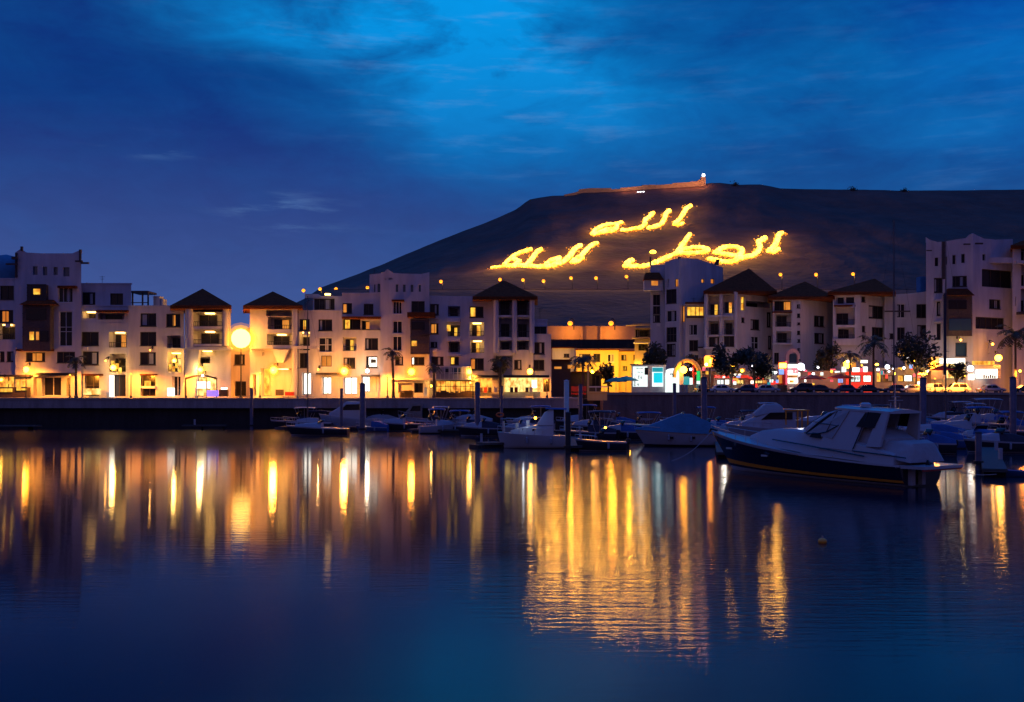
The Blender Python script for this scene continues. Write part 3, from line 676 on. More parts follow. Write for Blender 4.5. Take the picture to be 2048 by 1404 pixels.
b = Bld('apartment_building', 'white house beside the far left tower with lit arched balcony and a rooftop pergola', 'building', V1, 760, 166, QL, LG, ('stucco2', 'stucco'))
b.mass([(584, 167), (922, 167)], 505, [(580 + 14, 548, 690, 626, 'B', {'solid': 1}), (704, 562, 895, 632, 'b', {'solid': 1, 'm': 'glass'}), (587, 697, 711, 797, 'd'), (785, 697, 912, 810, 'B', {'m': 'org'}), (595, 838, 711, 936, 'd'),
    (788, 855, 906, 985, 'b'), (608, 1005, 714, 1158, 'g', {'tr': (.5,)}), (788, 1005, 905, 1162, 'g'), ])
b.mass([(583, 168.6), (945, 168.6)], 347, [(592, 412, 686, 504, 'd'), (793, 420, 886, 506, 'd')], bot=512)
b.slab(692, 540, 920, 556, 167, 1.0, 'tile'); b.slab(590, 1000, 730, 1012, 167, .8, 'tile')
pg = MB()
for px in (948, 1020, 1060): pg.box(b.x(px, 169), 169, b.z(505, 169), b.x(px + 7, 169), 169.4, b.z(402, 169))
pg.box(b.x(942, 169), 168.8, b.z(416, 169), b.x(1068, 169), 173, b.z(402, 169)); pg.box(b.x(946, 169), 168.9, b.z(490, 169), b.x(1062, 169), 169, b.z(484, 169)); pg.build('pergola', 'frame_d', b.root)
b.box(600, 1105, 705, 1150, 165.2, 166.4, 'cafe', 'flower_stand'); b.box(940, 1008, 966, 1056, 166.8, 166.92, 'wht', 'sign_panel'); b.box(788, 1010, 818, 1165, 166.4, 166.7, 'wht', 'lit_panel')  # flower stand's lit look put in as emission
for px, py in ((800, 905), (815, 940), (850, 955), (830, 925)): b.box(px, py, px + 22, py + 40, 166.6, 166.9, 'yel', 'glow_planter')  # lamplight on the plants put in as glowing boxes
b.lamp(815, 955, 167, 'lamp_y', .55, 4000, (1, .6, .16)); b.lamp(760, 905, 167, 'lamp_o', .12, 350)
b.done()

b = Bld('apartment_building', 'cream four storey house left of the first hip roofed pavilion', 'building', V1, 1100, 166, QL, LG, ('cream',))
b.mass([(923, 166.5), (1325, 166.5)], 508, [(1010, 563, 1125, 657, 'd'), (1008, 697, 1125, 797, 'd'), (1006, 843, 1122, 936, 'd'), (1196, 567, 1298, 662, 'h', {'r': (.45, .62), 'm': 'org'}), (1203, 725, 1300, 815, 'b'), (1208, 845, 1302, 985, 'B', {'m': 'cafe'}),
     (1013, 1005, 1120, 1160, 'g'), (1240, 1015, 1300, 1160, 'g', {'fm': 'frame_w'})])
b.box(1040, 1050, 1085, 1090, 166.7, 166.72, 'yel', 'lit_sign'); b.box(1016, 1088, 1114, 1104, 166.0, 166.4, 'frame_w', 'counter')
b.box(1104, 440, 1150, 505, 171, 173, 'metal_l', 'roof_unit'); b.box(1130, 458, 1172, 505, 171.4, 173.4, 'metal_l', 'roof_unit')
b.slab(1200, 812, 1320, 826, 166.5, .8, 'cream', 'balcony_slab'); b.slab(1006, 1000, 1126, 1010, 166.5, .5, 'tile')
b.box(1205, 1100, 1240, 1160, 164.4, 165.6, 'wht', 'bright_sphere_lamp')
for px, py in ((1215, 930), (1240, 945), (1262, 920), (1285, 950)): b.box(px, py, px + 16, py + 38, 166.2, 166.48, 'yel', 'glow_planter')  # glowing boxes carry the lit look of the plants
b.lamp(1255, 905, 166.5, 'lamp_y', .4, 2600, (1, .6, .16)); b.lamp(1080, 830, 166.5, 'lamp_o', .1, 300)
b.done()

def buttress(b, x0, x1, xt0, xt1, yt, Y, m_='stucco', name='buttress', thick=1.2):
    mb = MB(); a, c, d, e = b.x(x0, Y - thick), b.x(x1, Y - thick), b.x(xt1, Y - thick), b.x(xt0, Y - thick); zt = b.z(yt, Y); zb = b.zb - .2
    mb.hexa(((a, Y - thick, zb), (c, Y - thick, zb), (c, Y - .004, zb), (a, Y - .004, zb), (e, Y - thick, zt), (d, Y - thick, zt), (d, Y - .004, zt), (e, Y - .004, zt))); mb.build(name, m_, b.root)

b = Bld('apartment_building', 'hip roofed pavilion with glowing orange balconies, left of the big floodlight', 'building', V2, 320, 165, QL, LG, ('stucco', 'cream'))
b.mass([(168, 165), (560, 165)], 352, [(240, 352, 486, 400, 'n', {'d': 2.5}), (240, 402, 486, 522, 'B', {'k': .1, 'd': 2.4}), (242, 560, 486, 672, 'B', {'d': 2.4}), (262, 728, 438, 772, 'N', {'d': 1.4}), (262, 780, 384, 866, 'b', {'solid': 1}), (176, 950, 440, 1118, 'G', {'m': 'cafe', 'n': 3}),
   ], depth=14)
b.hip(320, 200, 44, 566, 344, 165)
mb = MB(); mb.tube([(b.x(205, 164.4), 164.6, b.z(710, 165)), (b.x(205, 164.4), 164.6, b.z(352, 165))], .62, 14); mb.build('pilaster', 'stucco', b.root, True)
mb = MB(); mb.tube([(b.x(512, 164.4), 164.8, b.z(690, 165)), (b.x(512, 164.4), 164.8, b.z(352, 165))], .5, 14); mb.build('pilaster', 'stucco', b.root, True)
buttress(b, 120, 250, 225, 290, 720, 165)
b.slab(190, 700, 560, 722, 165, 1.4, 'stucco', 'balcony_slab'); b.slab(240, 672, 486, 692, 165, .5, 'stucco', 'balcony_slab'); b.slab(240, 522, 486, 545, 165, .5, 'stucco', 'balcony_slab')
b.box(250, 992, 382, 1050, 164.4, 164.6, 'wht', 'menu_board'); 
for q in ((262, 995, 274, 1045), (288, 995, 292, 1045), (350, 995, 358, 1045)): b.box(*q, 164.36, 164.395, 'ink', 'board_panel')
b.box(356, 1068, 440, 1118, 162.4, 163.4, 'violet_l', 'bar_counter'); b.box(460, 1060, 530, 1118, 162.6, 163.4, 'frame_d', 'bar_counter'); b.box(476, 1042, 526, 1060, 162.8, 163.2, 'wht', 'display_lamp')
mb = MB(); mb.tube([(b.x(172, 163.6), 163.6, b.z(968, 164)), (b.x(250, 163.6), 163.6, b.z(945, 164)), (b.x(330, 163.6), 163.6, b.z(936, 164)), (b.x(440, 163.6), 163.6, b.z(968, 164))], .16, 6)
for q in (172, 356, 440): mb.tube([(b.x(q, 163.6), 163.6, b.zb), (b.x(q, 163.6), 163.6, b.z(960, 164))], .09, 6)
mb.build('terrace_frame', 'frame_d', b.root)
b.lamp(300, 890, 165, 'lamp_y', .5, 4500, (1, .6, .16)); b.lamp(320, 942, 165, 'lamp_w', .22, 300, (1, .8, .55), 1.6)
b.done()

b = Bld('apartment_building', 'low recessed wing between the two hip roofed pavilions, washed by the floodlight', 'building', V2, 610, 168, QL, LG, ('cream',))
b.mass([(556, 169), (730, 169)], 640, [(590, 990, 690, 1115, 'g'), (590, 760, 680, 850, 'd', {'cur': True})])
b.done()

b = Bld('apartment_building', 'second hip roofed pavilion with an open lit ground floor, right of the big floodlight', 'building', V2, 920, 165, QL, LG, ('stucco', 'cream'))
b.mass([(722, 165.3), (1118, 165.3)], 362, [(860, 382, 1090, 436, 'n', {'d': 2.5}), (874, 440, 1088, 546, 'b', {'d': 2.4, 'm': 'org'}), (870, 585, 1088, 682, 'B', {'d': 2.4}), (815, 880, 1110, 1118, 'N', {'d': 3.5}), (744, 930, 776, 1112, 'n'), (830, 740, 850, 775, 'v')], depth=14)
b.hip(918, 224, 664, 1172, 344, 165.3)
b.slab(720, 688, 1300, 712, 165.3, 1.0, 'stucco', 'balcony_slab'); b.slab(874, 548, 1088, 578, 165.3, .5, 'stucco', 'balcony_slab')
mb = MB(); mb.tube([(b.x(1104, 164.8), 164.8, b.z(1110, 165)), (b.x(1104, 164.8), 164.8, b.z(370, 165))], .45, 14); mb.build('pilaster', 'stucco', b.root, True)
b.box(816, 880, 886, 1110, 167.6, 168.6, 'yel', 'lit_panel')
mb = MB(); c = (b.x(985, 164.2), 164.2)
mb.hexa([(b.x(985, 164.2) + a, 164.4 - .5, b.z(q, 164)) for a, q in ((-.5, 830), (.5, 830))] + [(b.x(985, 164.2) + a, 164.9, b.z(q, 164)) for a, q in ((.5, 830), (-.5, 830))] + [(b.x(985, 164.2) - 1.3, 163.7, b.z(720, 164)), (b.x(985, 164.2) + 1.3, 163.7, b.z(720, 164)), (b.x(985, 164.2) + 1.3, 165.2, b.z(720, 164)), (b.x(985, 164.2) - 1.3, 165.2, b.z(720, 164))]); mb.build('corbel', 'stucco', b.root)
b.box(940, 1060, 1000, 1112, 163.6, 164.6, 'frame_d', 'terrace_table'); b.box(1020, 1080, 1090, 1112, 163.4, 164.4, 'umb_red', 'terrace_table')
b.lamp(924, 896, 165.3, 'lamp_o', .7, 20000, (1, .42, .07), 2.8, glass=True)  # glass=True adds the halo shells
b.done()

b = Bld('apartment_building', 'white block with three glaring ground floor shop windows under a dark loggia', 'building', V3, 300, 166, QL, LG, ('stucco', 'stucco2'))
b.mass([(-12, 166.6), (350, 166.6)], 415, [(-5, 488, 80, 582, 'h', {'r': (.35, .6), 'm': 'yel'}), (152, 490, 266, 584, 'd'), (-4, 592, 82, 745, 'B'), (154, 640, 266, 760, 'd', {'fm': 'frame_w', 'tr': (.5,)}), (-4, 768, 66, 890, 'd'), (175, 790, 262, 880, 'o', {'m': 'org'}), (178, 965, 256, 1108, 'G', {'m': 'wht'}), (15, 930, 90, 1112, 'G', {'m': 'wht', 'n': 1})])
b.mass([(348, 167.0), (668, 167.0)], 272, [(346 + 4, 356, 430, 440, 'h', {'r': (.05, .4), 'm': 'org'}), (526, 362, 606, 450, 'd'), (352, 482, 500, 572, 'h', {'r': (.08, .34), 'm': 'yel', 'd': 1.2}), (506, 500, 664, 574, 'h', {'r': (.2, .6), 'm': 'org', 'd': 1.2}), (355, 637, 466, 750, 'b', {'m': 'yel', 'd': 1.0}), (537, 645, 645, 742, 'd'), (358, 805, 456, 896, 'd', {'cur': True}), (545, 795, 640, 890, 'h', {'r': (.22, .95), 'm': 'wht'}), (358, 966, 470, 1110, 'G', {'m': 'wht'}), (504, 960, 638, 1090, 'G', {'m': 'wht', 'n': 3})])
b.mass([(108, 170), (352, 170)], 300, [(116, 318, 286, 414, 'd', {'n': 4})], bot=420)
b.slab(345, 466, 668, 484, 167, 1.3, 'tile'); b.slab(130, 930, 345, 944, 166.6, 1.2, 'frame_d', 'awning'); b.slab(500, 946, 650, 958, 167, 1.2, 'frame_d', 'awning')
b.box(585, 820, 628, 850, 167.24, 167.25, 'ink', 'television'); b.box(40, 280, 145, 312, 172, 176, 'cream', 'roof_canopy'); b.box(205, 276, 250, 290, 168.0, 168.3, 'warmceil', 'roof_lamp')
buttress(b, 656, 752, 700, 745, 786, 166.9)
b.lamp(366, 918, 167, 'lamp_o', .7, 20000, (1, .44, .08), 2.8, glass=True); b.lamp(556, 916, 167, 'lamp_w', .42, 2600, (1, .78, .5), 1.4); b.lamp(150, 905, 166.6, 'lamp_y', .12, 700, (1, .6, .2))
b.done()

b = Bld('apartment_building', 'white tower house with pointed parapet and slit windows in the middle of the left row', 'building', V3, 820, 165, QL, LG, ('stucco2', 'stucco'))
b.mass([(664, 166), (1068, 166)], 118, [(790, 200, 811, 264, 's'), (850, 202, 872, 264, 's'), (914, 204, 936, 264, 's'), (980, 204, 998, 262, 's'), (700, 148, 708, 166, 'v'), (733, 148, 766, 166, 'v'),
    (768, 342, 842, 446, 'w', {'n': 3}), (765, 502, 845, 606, 'w'), (765, 628, 842, 748, 'w'), (920, 340, 1030, 432, 'd'), (785, 798, 852, 868, 'd'), (920, 800, 1028, 868, 'h', {'r': (.07, .18), 'm': 'wht'}), (810, 1015, 925, 1096, 'n'), (942, 1015, 1016, 1098, 'g')],
    crown=[(668, 104), (700, 96), (722, 74), (770, 106), (850, 112), (1000, 116), (1040, 108), (1066, 100)])
b.mass([(574, 167.4), (668, 167.4)], 128, [(612, 200, 622, 266, 's'), (640, 196, 666, 266, 's')], crown=[(574, 120), (600, 116), (668, 110)])
b.oriel(915, 492, 1066, 776, 166, 1.3, None, [(922, 512, 1030, 576, 'glass'), (922, 668, 966, 710, 'yel')], 'timber')
b.slab(885, 430, 1112, 472, 166, 1.9, 'tile', 'balcony_slab'); b.slab(756, 326, 858, 342, 166, .7, 'tile'); b.slab(990, 606, 1068, 618, 166, 1.6, 'frame_d', 'balcony_slab')
b.slab(745, 975, 1105, 990, 166, 1.4, 'cream', 'cornice'); b.box(1022, 1052, 1050, 1126, 164.2, 164.6, 'pile_p', 'door_panel')
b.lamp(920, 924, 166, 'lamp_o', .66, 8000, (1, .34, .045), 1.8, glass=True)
mb = MB()
for i in range(7): x = b.x(822 + i * 15, 164.4); mb.box(x, 164.2, b.zb, x + .5, 164.8, b.zb + random.uniform(.8, 1.4))
mb.build('terrace_seating', 'frame_d', b.root)
b.done()

b = Bld('apartment_building', 'white block with a column of yellow lit balconies beside the third pavilion', 'building', V4, 400, 166, QL, LG, ('stucco2', 'stucco'))
b.mass([(148, 166.5), (664, 166.5)], 206, [(150 + 6, 265, 225, 350, 'd'), (160, 415, 222, 498, 'h', {'r': (.1, .7), 'm': 'org'}), (160, 560, 212, 604, 'd'), (165, 675, 262, 745, 'd', {'cur': True}),
    (296, 282, 390, 362, 'b'), (296, 428, 390, 516, 'b', {'m': 'yel'}), (300, 555, 390, 642, 'b'), (315, 676, 382, 740, 'h', {'r': (.06, .45), 'm': 'yel'}),
    (466, 284, 573, 370, 'h', {'r': (.06, .4), 'm': 'yel'}), (466, 408, 578, 516, 'B', {'m': 'yel'}), (472, 548, 578, 646, 'B', {'m': 'yel', 'k': .05}), (472, 688, 576, 780, 'h', {'r': (.02, .32), 'm': 'org'}),
    (196, 862, 510, 962, 'G', {'n': 8, 'm': 'shop', 'tr': (.55,)})], crown=[(148, 200), (400, 204), (664, 208)])
b.slab(286, 375, 392, 404, 166.5, .9, 'stucco2', 'balcony_slab'); b.slab(286, 528, 392, 556, 166.5, .9, 'stucco2', 'balcony_slab'); b.slab(290, 655, 392, 670, 166.5, .9, 'stucco2', 'balcony_slab')
b.box(288, 428, 316, 476, 165.3, 165.5, 'yel', 'lit_panel')
# glazed roof terrace over the restaurant
mb = MB(); Y = 162.5
for i in range(9): x = b.x(200 + i * 34, Y); mb.box(x, Y, b.z(858, Y), x + .1, Y + .1, b.z(755, Y))
for q in (752, 800, 850): mb.box(b.x(198, Y), Y + .11, b.z(q + 5, Y), b.x(474, Y), Y + .2, b.z(q, Y))
mb.build('terrace_frame', 'frame_w', b.root); b.box(200, 758, 472, 855, 162.9, 166.4, 'canvas', 'terrace_cabin'); b.box(330, 765, 395, 812, 162.8, 162.88, 'glassb', 'terrace_window'); b.box(276, 770, 305, 808, 162.8, 162.88, 'ink', 'terrace_window')
b.lamp(462, 794, 165, 'lamp_o', .5, 900, (1, .55, .14), 2.6); b.lamp(165, 905, 166.5, 'lamp_y', .2, 900, (1, .5, .1))
mb = MB()
for i in range(16): x = b.x(200 + i * 19, 164); mb.box(x, 164, b.zb, x + .55, 164.7, b.zb + random.uniform(.7, 1.2))
mb.build('terrace_seating', 'frame_d', b.root)
b.done()

b = Bld('apartment_building', 'hip roofed pavilion ending the left row, shops under its black awning', 'building', V4, 800, 165, QL, LG, ('stucco2', 'stucco'))
b.mass([(640, 164.8), (962, 164.8)], 212, [(690, 226, 804, 352, 'b', {'d': 2.4}), (826, 226, 940, 352, 'b', {'d': 2.4}), (694, 374, 802, 522, 'b', {'d': 2.2}), (830, 380, 940, 524, 'b', {'d': 2.2}), (702, 556, 798, 622, 'b'), (835, 550, 926, 622, 'b'), (652, 668, 800, 826, 'n', {'d': 2}), (812, 700, 870, 776, 'd')], depth=14)
b.hip(732, 78, 488, 996, 206, 164.8)
b.mass([(960, 166), (1100, 166)], 500, [(965, 563, 1050, 656, 'd'), (960 + 4, 700, 1048, 782, 'd'), (1040, 850, 1090, 950, 'g')])
b.mass([(958, 168.5), (1070, 168.5)], 385, [(966, 440, 1066, 502, 'd')], bot=505)
for q in (672, 815, 951):
    mb = MB(); mb.tube([(b.x(q, 164.3), 164.4, b.z(650, 165)), (b.x(q, 164.3), 164.4, b.z(216, 165))], .42, 12); mb.build('pilaster', 'stucco2', b.root, True)
b.slab(500, 820, 715, 838, 166, 2.4, 'metal_d', 'awning'); b.slab(728, 820, 1086, 838, 164.6, 2.8, 'metal_d', 'awning')
b.slab(690, 352, 940, 366, 164.8, .5, 'stucco2', 'balcony_slab'); b.slab(690, 524, 940, 548, 164.8, .5, 'stucco2', 'balcony_slab')
b.box(512, 845, 690, 945, 165.5, 166.4, 'shop', 'shopfront'); b.box(735, 842, 1035, 950, 164.2, 164.7, 'cafe', 'shopfront'); b.box(640, 868, 690, 905, 165.2, 165.4, 'cool', 'lit_sign')
for q in ((770, 860, 812, 930), (846, 858, 905, 945), (950, 858, 990, 920)): b.box(*q, 164.0, 164.19, random.choice(('wht', 'cafe', 'wht')), 'display_panel')
for i, q in enumerate((540, 575, 610, 655, 780, 815, 900, 930)): b.box(q, 915, q + 26, 955, 163.4, 164, ('frame_d', 'umb_red', 'frame_d', 'metal_l')[i % 4], 'terrace_table')
b.box(690, 830, 716, 950, 163.8, 164.4, 'ochre', 'pillar')
b.lamp(936, 792, 164.8, 'lamp_o', .55, 2400, (1, .5, .12), 2.2); b.lamp(470, 880, 166.2, 'lamp_y', .14, 700, (1, .55, .12), 2)
b.done()
# ------------------------------------------------------------------ between the rows
b = Bld('yellow_house', 'low yellow house lit by street lamps between the two rows, with small dark windows', 'house', V5, 620, 215, 4.9, None, ('ochre', 'stucco'))
b.mass([(388, 215), (848, 215)], 538, [(422, 580, 545, 665, 'd'), (575, 578, 650, 666, 'd'), (728, 582, 798, 668, 'd', {'fm': 'frame_w'}), (740, 710, 800, 770, 'd')])
b.mass([(846, 216), (1110, 216)], 552, [(876, 590, 931, 648, 'd'), (1006, 588, 1066, 648, 'd'), (890, 712, 940, 760, 'd')])
b.mass([(134, 217), (390, 217)], 516, [(256, 578, 316, 618, 'd')], mi=1)
b.slab(380, 528, 860, 540, 215, .5, 'tile', 'eaves'); b.slab(848, 544, 1118, 554, 216, .5, 'tile', 'eaves'); b.slab(128, 508, 392, 518, 217, .5, 'tile', 'eaves')
for px, pw in ((450, 5500), (640, 8000), (790, 8000), (950, 8000), (1060, 5000)): light((b.x(px, 209), 208, b.z(735, 209)), pw, (1, .47, .03), .4, b.root)
light((b.x(300, 209), 209, b.z(600, 209)), 500, (1, .4, .3), .4, b.root)
b.done()
b = Bld('retaining_wall', 'long retaining wall glowing orange under two lamps behind the yellow house', 'wall', V5, 560, 246, 4.9, None, ('rough', 'tile'))
b.mass([(60, 246), (1030, 246)], 282, [], depth=5)
for q in (440, 650): b.box(q, 285, q + 20, 430, 245.2, 245.98, 'rough', 'wall_pier')
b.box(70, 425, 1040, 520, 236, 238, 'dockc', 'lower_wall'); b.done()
for i, (px, py) in enumerate(((325, 252), (765, 252))):
    x, y = b.pt(px, py); hill_lamp(x, y, 243.4, Z(b.pt(0, 300)[1], 243.4), ('left orange lamp above the glowing retaining wall', 'right orange lamp above the glowing retaining wall')[i], 'retaining wall lamps', pw=0, r=.62)
    light((X(x, 242), 242.6, Z(b.pt(0, 350)[1], 243)), 5600, (1, .30, .02), .5)
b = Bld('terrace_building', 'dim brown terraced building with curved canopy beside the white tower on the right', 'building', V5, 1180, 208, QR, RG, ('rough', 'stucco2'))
b.mass([(1020, 208.5), (1350, 208.5)], 300, [(1030, 318, 1068, 400, 'd'), (1222, 312, 1274, 394, 'b'), (1070, 318, 1210, 396, 'b', {'d': 2}), (1060, 470, 1165, 545, 'b', {'d': 2}), (1200, 470, 1290, 545, 'b', {'d': 2}), (1120, 590, 1200, 660, 'b'), (1230, 600, 1330, 690, 'd')])
b.slab(1005, 250, 1352, 268, 208, 2.6, 'rough', 'canopy'); b.slab(940, 262, 1010, 272, 208, 2.4, 'rough', 'canopy'); b.slab(1010, 400, 1350, 412, 208, 2.4, 'rough', 'balcony_slab'); b.slab(1020, 452, 1352, 466, 208, 2, 'stucco2', 'balcony_slab')
b.box(1170, 465, 1195, 545, 206, 206.3, 'stucco2', 'column'); b.box(1268, 470, 1330, 540, 207, 207.4, 'cream', 'wall_panel'); b.done()
# dark yard gate, kiosk side and orange hoarding between the quays
b = Bld('yard_shed', 'dark low shed in the gap right of the third pavilion', 'shed', V5, 300, 190, 4.3, None, ('frame_d', 'tile'))
b.mass([(130, 190), (660, 190)], 780, [(160, 830, 330, 940, 'g'), (560, 810, 650, 930, 'g')], depth=10)
b.mass([(128, 188), (330, 188)], 650, [], depth=9); b.slab(120, 640, 345, 655, 188, 1, 'tile', 'eaves'); b.slab(340, 770, 660, 782, 190, 1.2, 'tile', 'eaves')
b.lamp(566, 772, 189, 'lamp_y', .38, 900, (1, .5, .08)); b.box(155, 718, 232, 742, 185.8, 186, 'org', 'lit_sign'); b.box(300, 700, 372, 738, 187.0, 187.2, 'org', 'lit_sign'); b.done()
b = Bld('hoarding', 'orange lit hoarding at the end of the left promenade', 'barrier', V5, 600, 158, 3.0, None, ('ochre',))
b.mass([(512, 157.5), (724, 157.5)], 988, [], depth=1.0, bot=1082); b.mass([(508, 158.2), (530, 158.2)], 700, [], depth=.6, bot=1078)
b.box(530, 930, 735, 942, 157.8, 157.95, 'frame_w', 'rail'); b.box(600, 940, 606, 990, 157.85, 157.95, 'frame_w', 'rail_post'); b.box(690, 936, 696, 990, 157.85, 157.95, 'frame_w', 'rail_post')
b.done(); light((X(1190, 154), 152.5, 6.5), 450, (1, .36, .08), .5, b.root); light((X(1155, 180), 178, 7.2), 300, (1, .12, .05), .5, b.root)
b = Bld('parked_trailer', 'red trailer lying in the dark gap behind the pale pile', 'trailer', V5, 420, 172, 4.3, None, ('red_p',))
b.mass([(338, 172), (500, 172)], 930, [], depth=2.2, bot=985); b.box(342, 1000, 498, 1022, 172.2, 174, 'umb_red', 'chassis')
for q in (370, 460):
    mb = MB(); c = b.x(q, 171.8); mb.loft([[Vector((c + .42 * math.cos(k * .628), y, 4.72 + .42 * math.sin(k * .628))) for k in range(10)] for y in (171.75, 171.98)]); mb.build('wheel', 'tyre', b.root)
b.done()

# ------------------------------------------------------------------ right row
b = Bld('apartment_building', 'white corner tower with curved top standing in front of the lit words', 'building', V6, 360, 196, QR, RG, ('stucco2', 'stucco'))
b.mass([(288, 197), (420, 194.5), (768, 203)], 228, [(299, 406, 384, 524, 'd'), (300, 580, 384, 676, 'w'), (300, 720, 384, 840, 'd', {'tr': (.5,), 'n': 3}), (300, 856, 376, 962, 'd', {'tr': (.5,), 'n': 3}), (310, 325, 325, 390, 'v'), (372, 322, 398, 385, 'o'), (590, 322, 615, 354, 'o', {'n': 1}), (668, 320, 698, 360, 'o', {'n': 1})], mi=0,
       crown=[(288, 182), (320, 176), (360, 158), (420, 150), (480, 152), (560, 158), (620, 176), (690, 200), (768, 228)])
b.mass([(168, 198.5), (290, 198.5)], 206, [(190, 450, 250, 540, 'g', {'d': .4}), (190, 545, 250, 612, 'd', {'cur': False}), (190, 618, 250, 680, 'd')])
b.oriel(120, 335, 268, 414, 198.5, 1.8, (112, 276, 262, 330), [(176, 332 + 6, 230, 376, 'org')], 'stucco2')
b.box(163, 140, 176, 206, 198.3, 198.8, 'frame_d', 'parapet_horn'); b.box(400, 140, 424, 160, 194.6, 195, 'frame_d', 'parapet_horn')
mb = MB(); x = b.x(412, 194); mb.tube([(x, 194.2, b.z(1000, 194)), (x, 194.2, b.z(150, 194))], .14, 6); mb.build('corner_pipe', 'stucco', b.root)
mb = MB()
for q in (705, 722): mb.tube([(b.x(q, 200), 200, b.z(205, 200)), (b.x(q + 14, 200), 200, b.z(160, 200))], .22, 6)
mb.build('roof_aerial', 'frame_d', b.root)
b.done()
b = Bld('apartment_building', 'hip roofed block with tall double bays right of the curved white tower', 'building', V6, 740, 192, QR, RG, ('stucco', 'stucco2'))
b.mass([(455, 194), (644, 194)], 522, [(470, 548, 612, 628, 'y', {'n': 4}), (487, 696, 560, 786, 'w', {'n': 2}), (490, 826, 563, 916, 'd'), (610, 690, 635, 775, 'd', {'n': 1}), (612, 830, 636, 890, 'd', {'n': 1}), (485, 945, 565, 1022, 'd', {'n': 3})])
b.mass([(432, 195), (458, 193.7)], 535, [(437, 546, 455, 676, 'o', {'n': 1, 'd': .1})], mi=1)  # orange light on the end face put in as a glowing pane
b.mass([(624, 192), (872, 190.6), (1185, 197)], 434, [(646, 452, 748, 622, 'b', {'d': 2.2, 'm': 'yel'}), (768, 446, 864, 604, 'b', {'d': 2.2, 'm': 'shop'}), (650, 668, 748, 782, 'b'), (776, 660, 862, 782, 'b'), (652, 800, 748, 882, 'd', {'cur': True}), (776, 790, 862, 882, 'd'),
   (916, 466, 948, 582, 'y', {'n': 1, 'tr': (.5,)}), (958, 506, 1165, 582, 'b', {'d': 2, 'solid': 1}), (920, 640, 946, 682, 'd', {'n': 1}), (995, 655, 1070, 742, 'd'), (1000, 796, 1066, 900, 'w', {'tr': (.5,)}), (1130, 596, 1166, 720, 'd', {'n': 1}), (1140, 790, 1170, 902, 'd', {'n': 1})], depth=12)
b.hip(925, 264, 606, 1215, 420, 191.8, depth=26)
for q in (632, 756, 872):
    mb = MB(); mb.tube([(b.x(q, 190.6), 191.2 if q < 850 else 190.3, b.z(890, 191)), (b.x(q, 190.6), 191.2 if q < 850 else 190.3, b.z(436, 191))], .34, 10); mb.build('pilaster', 'stucco', b.root, True)
b.slab(610, 884, 880, 900, 191.4, .8, 'stucco', 'balcony_slab'); b.slab(460, 512, 640, 524, 194, .8, 'tile'); b.slab(470, 630, 640, 640, 194, .6, 'tile', 'balcony_slab'); b.slab(565, 880, 640, 892, 193, 1.2, 'frame_d', 'balcony_slab')
b.slab(640, 620, 880, 634, 191.2, .6, 'stucco', 'balcony_slab'); b.slab(640, 782, 880, 792, 191.2, .5, 'stucco', 'balcony_slab')
b.box(500, 515, 540, 520, 196, 200, 'stucco2', 'roof_unit')
b.done()
b = Bld('apartment_building', 'hip roofed block with a pink arched portal at its foot', 'building', V6, 1400, 190, QR, RG, ('stucco', 'stucco2'))
b.mass([(1178, 191), (1408, 190), (1682, 197)], 478, [(1192, 500, 1332, 580, 'h', {'r': (.6, .98), 'm': 'org', 'd': 1.5, 'n': 3}), (1200, 606, 1332, 716, 'b', {'d': 1.8}), (1206, 752, 1332, 852, 'b', {'d': 1.8}), (1378, 530, 1408, 562, 'd', {'n': 1}), (1380, 606, 1406, 640, 'd', {'n': 1}), (1380, 680, 1406, 700, 'd', {'n': 1}), (1380, 748, 1408, 782, 'd', {'n': 1}), (1380, 818, 1408, 846, 'd', {'n': 1}), (1382, 892, 1408, 930, 'd', {'n': 1}),
    (1520, 626, 1606, 716, 'd'), (1522, 768, 1606, 856, 'd'), (1190, 930, 1230, 1020, 'd')], depth=13)
b.hip(1390, 362, 1136, 1692, 466, 190.8, depth=22)
b.slab(1180, 848, 1340, 862, 190.4, .7, 'stucco', 'balcony_slab'); b.slab(1180, 588, 1340, 600, 190.4, .6, 'tile', 'balcony_slab')
# arched portal
mb = MB(); Yp = 186.5; cx = b.x(1347, Yp); ro, ri = b.x(1405, Yp) - cx, b.x(1382, Yp) - cx; zs = b.z(965, Yp); ztop = b.z(896, Yp); k = (ztop - zs) / ro
def arch(r, kk): return [(cx - r, QR)] + [(cx - r * math.cos(a), zs + r * kk * math.sin(a)) for a in [math.pi * i / 14 for i in range(15)]] + [(cx + r, QR)]
ao, ai = arch(ro, k), arch(ri, k * .85)
for (x0, z0), (x1, z1), (u0, w0), (u1, w1) in zip(ao, ao[1:], ai, ai[1:]):
    mb.hexa(((x0, Yp, z0), (x1, Yp, z1), (u1, Yp, w1), (u0, Yp, w0), (x0, Yp + .9, z0), (x1, Yp + .9, z1), (u1, Yp + .9, w1), (u0, Yp + .9, w0)))
mb.build('portal_arch', MT.setdefault('pinkst', mat('pink_stucco', (.60, .36, .36), .85, var=.15)), b.root); b.box(1318, 940, 1378, 1012, 187.0, 187.3, 'glassb', 'portal_glass')
b.done()
b = Bld('apartment_building', 'dim white block under a low dark hip roof left of the tall mast', 'building', V7, 300, 190, QR, RG, ('stucco2', 'stucco'))
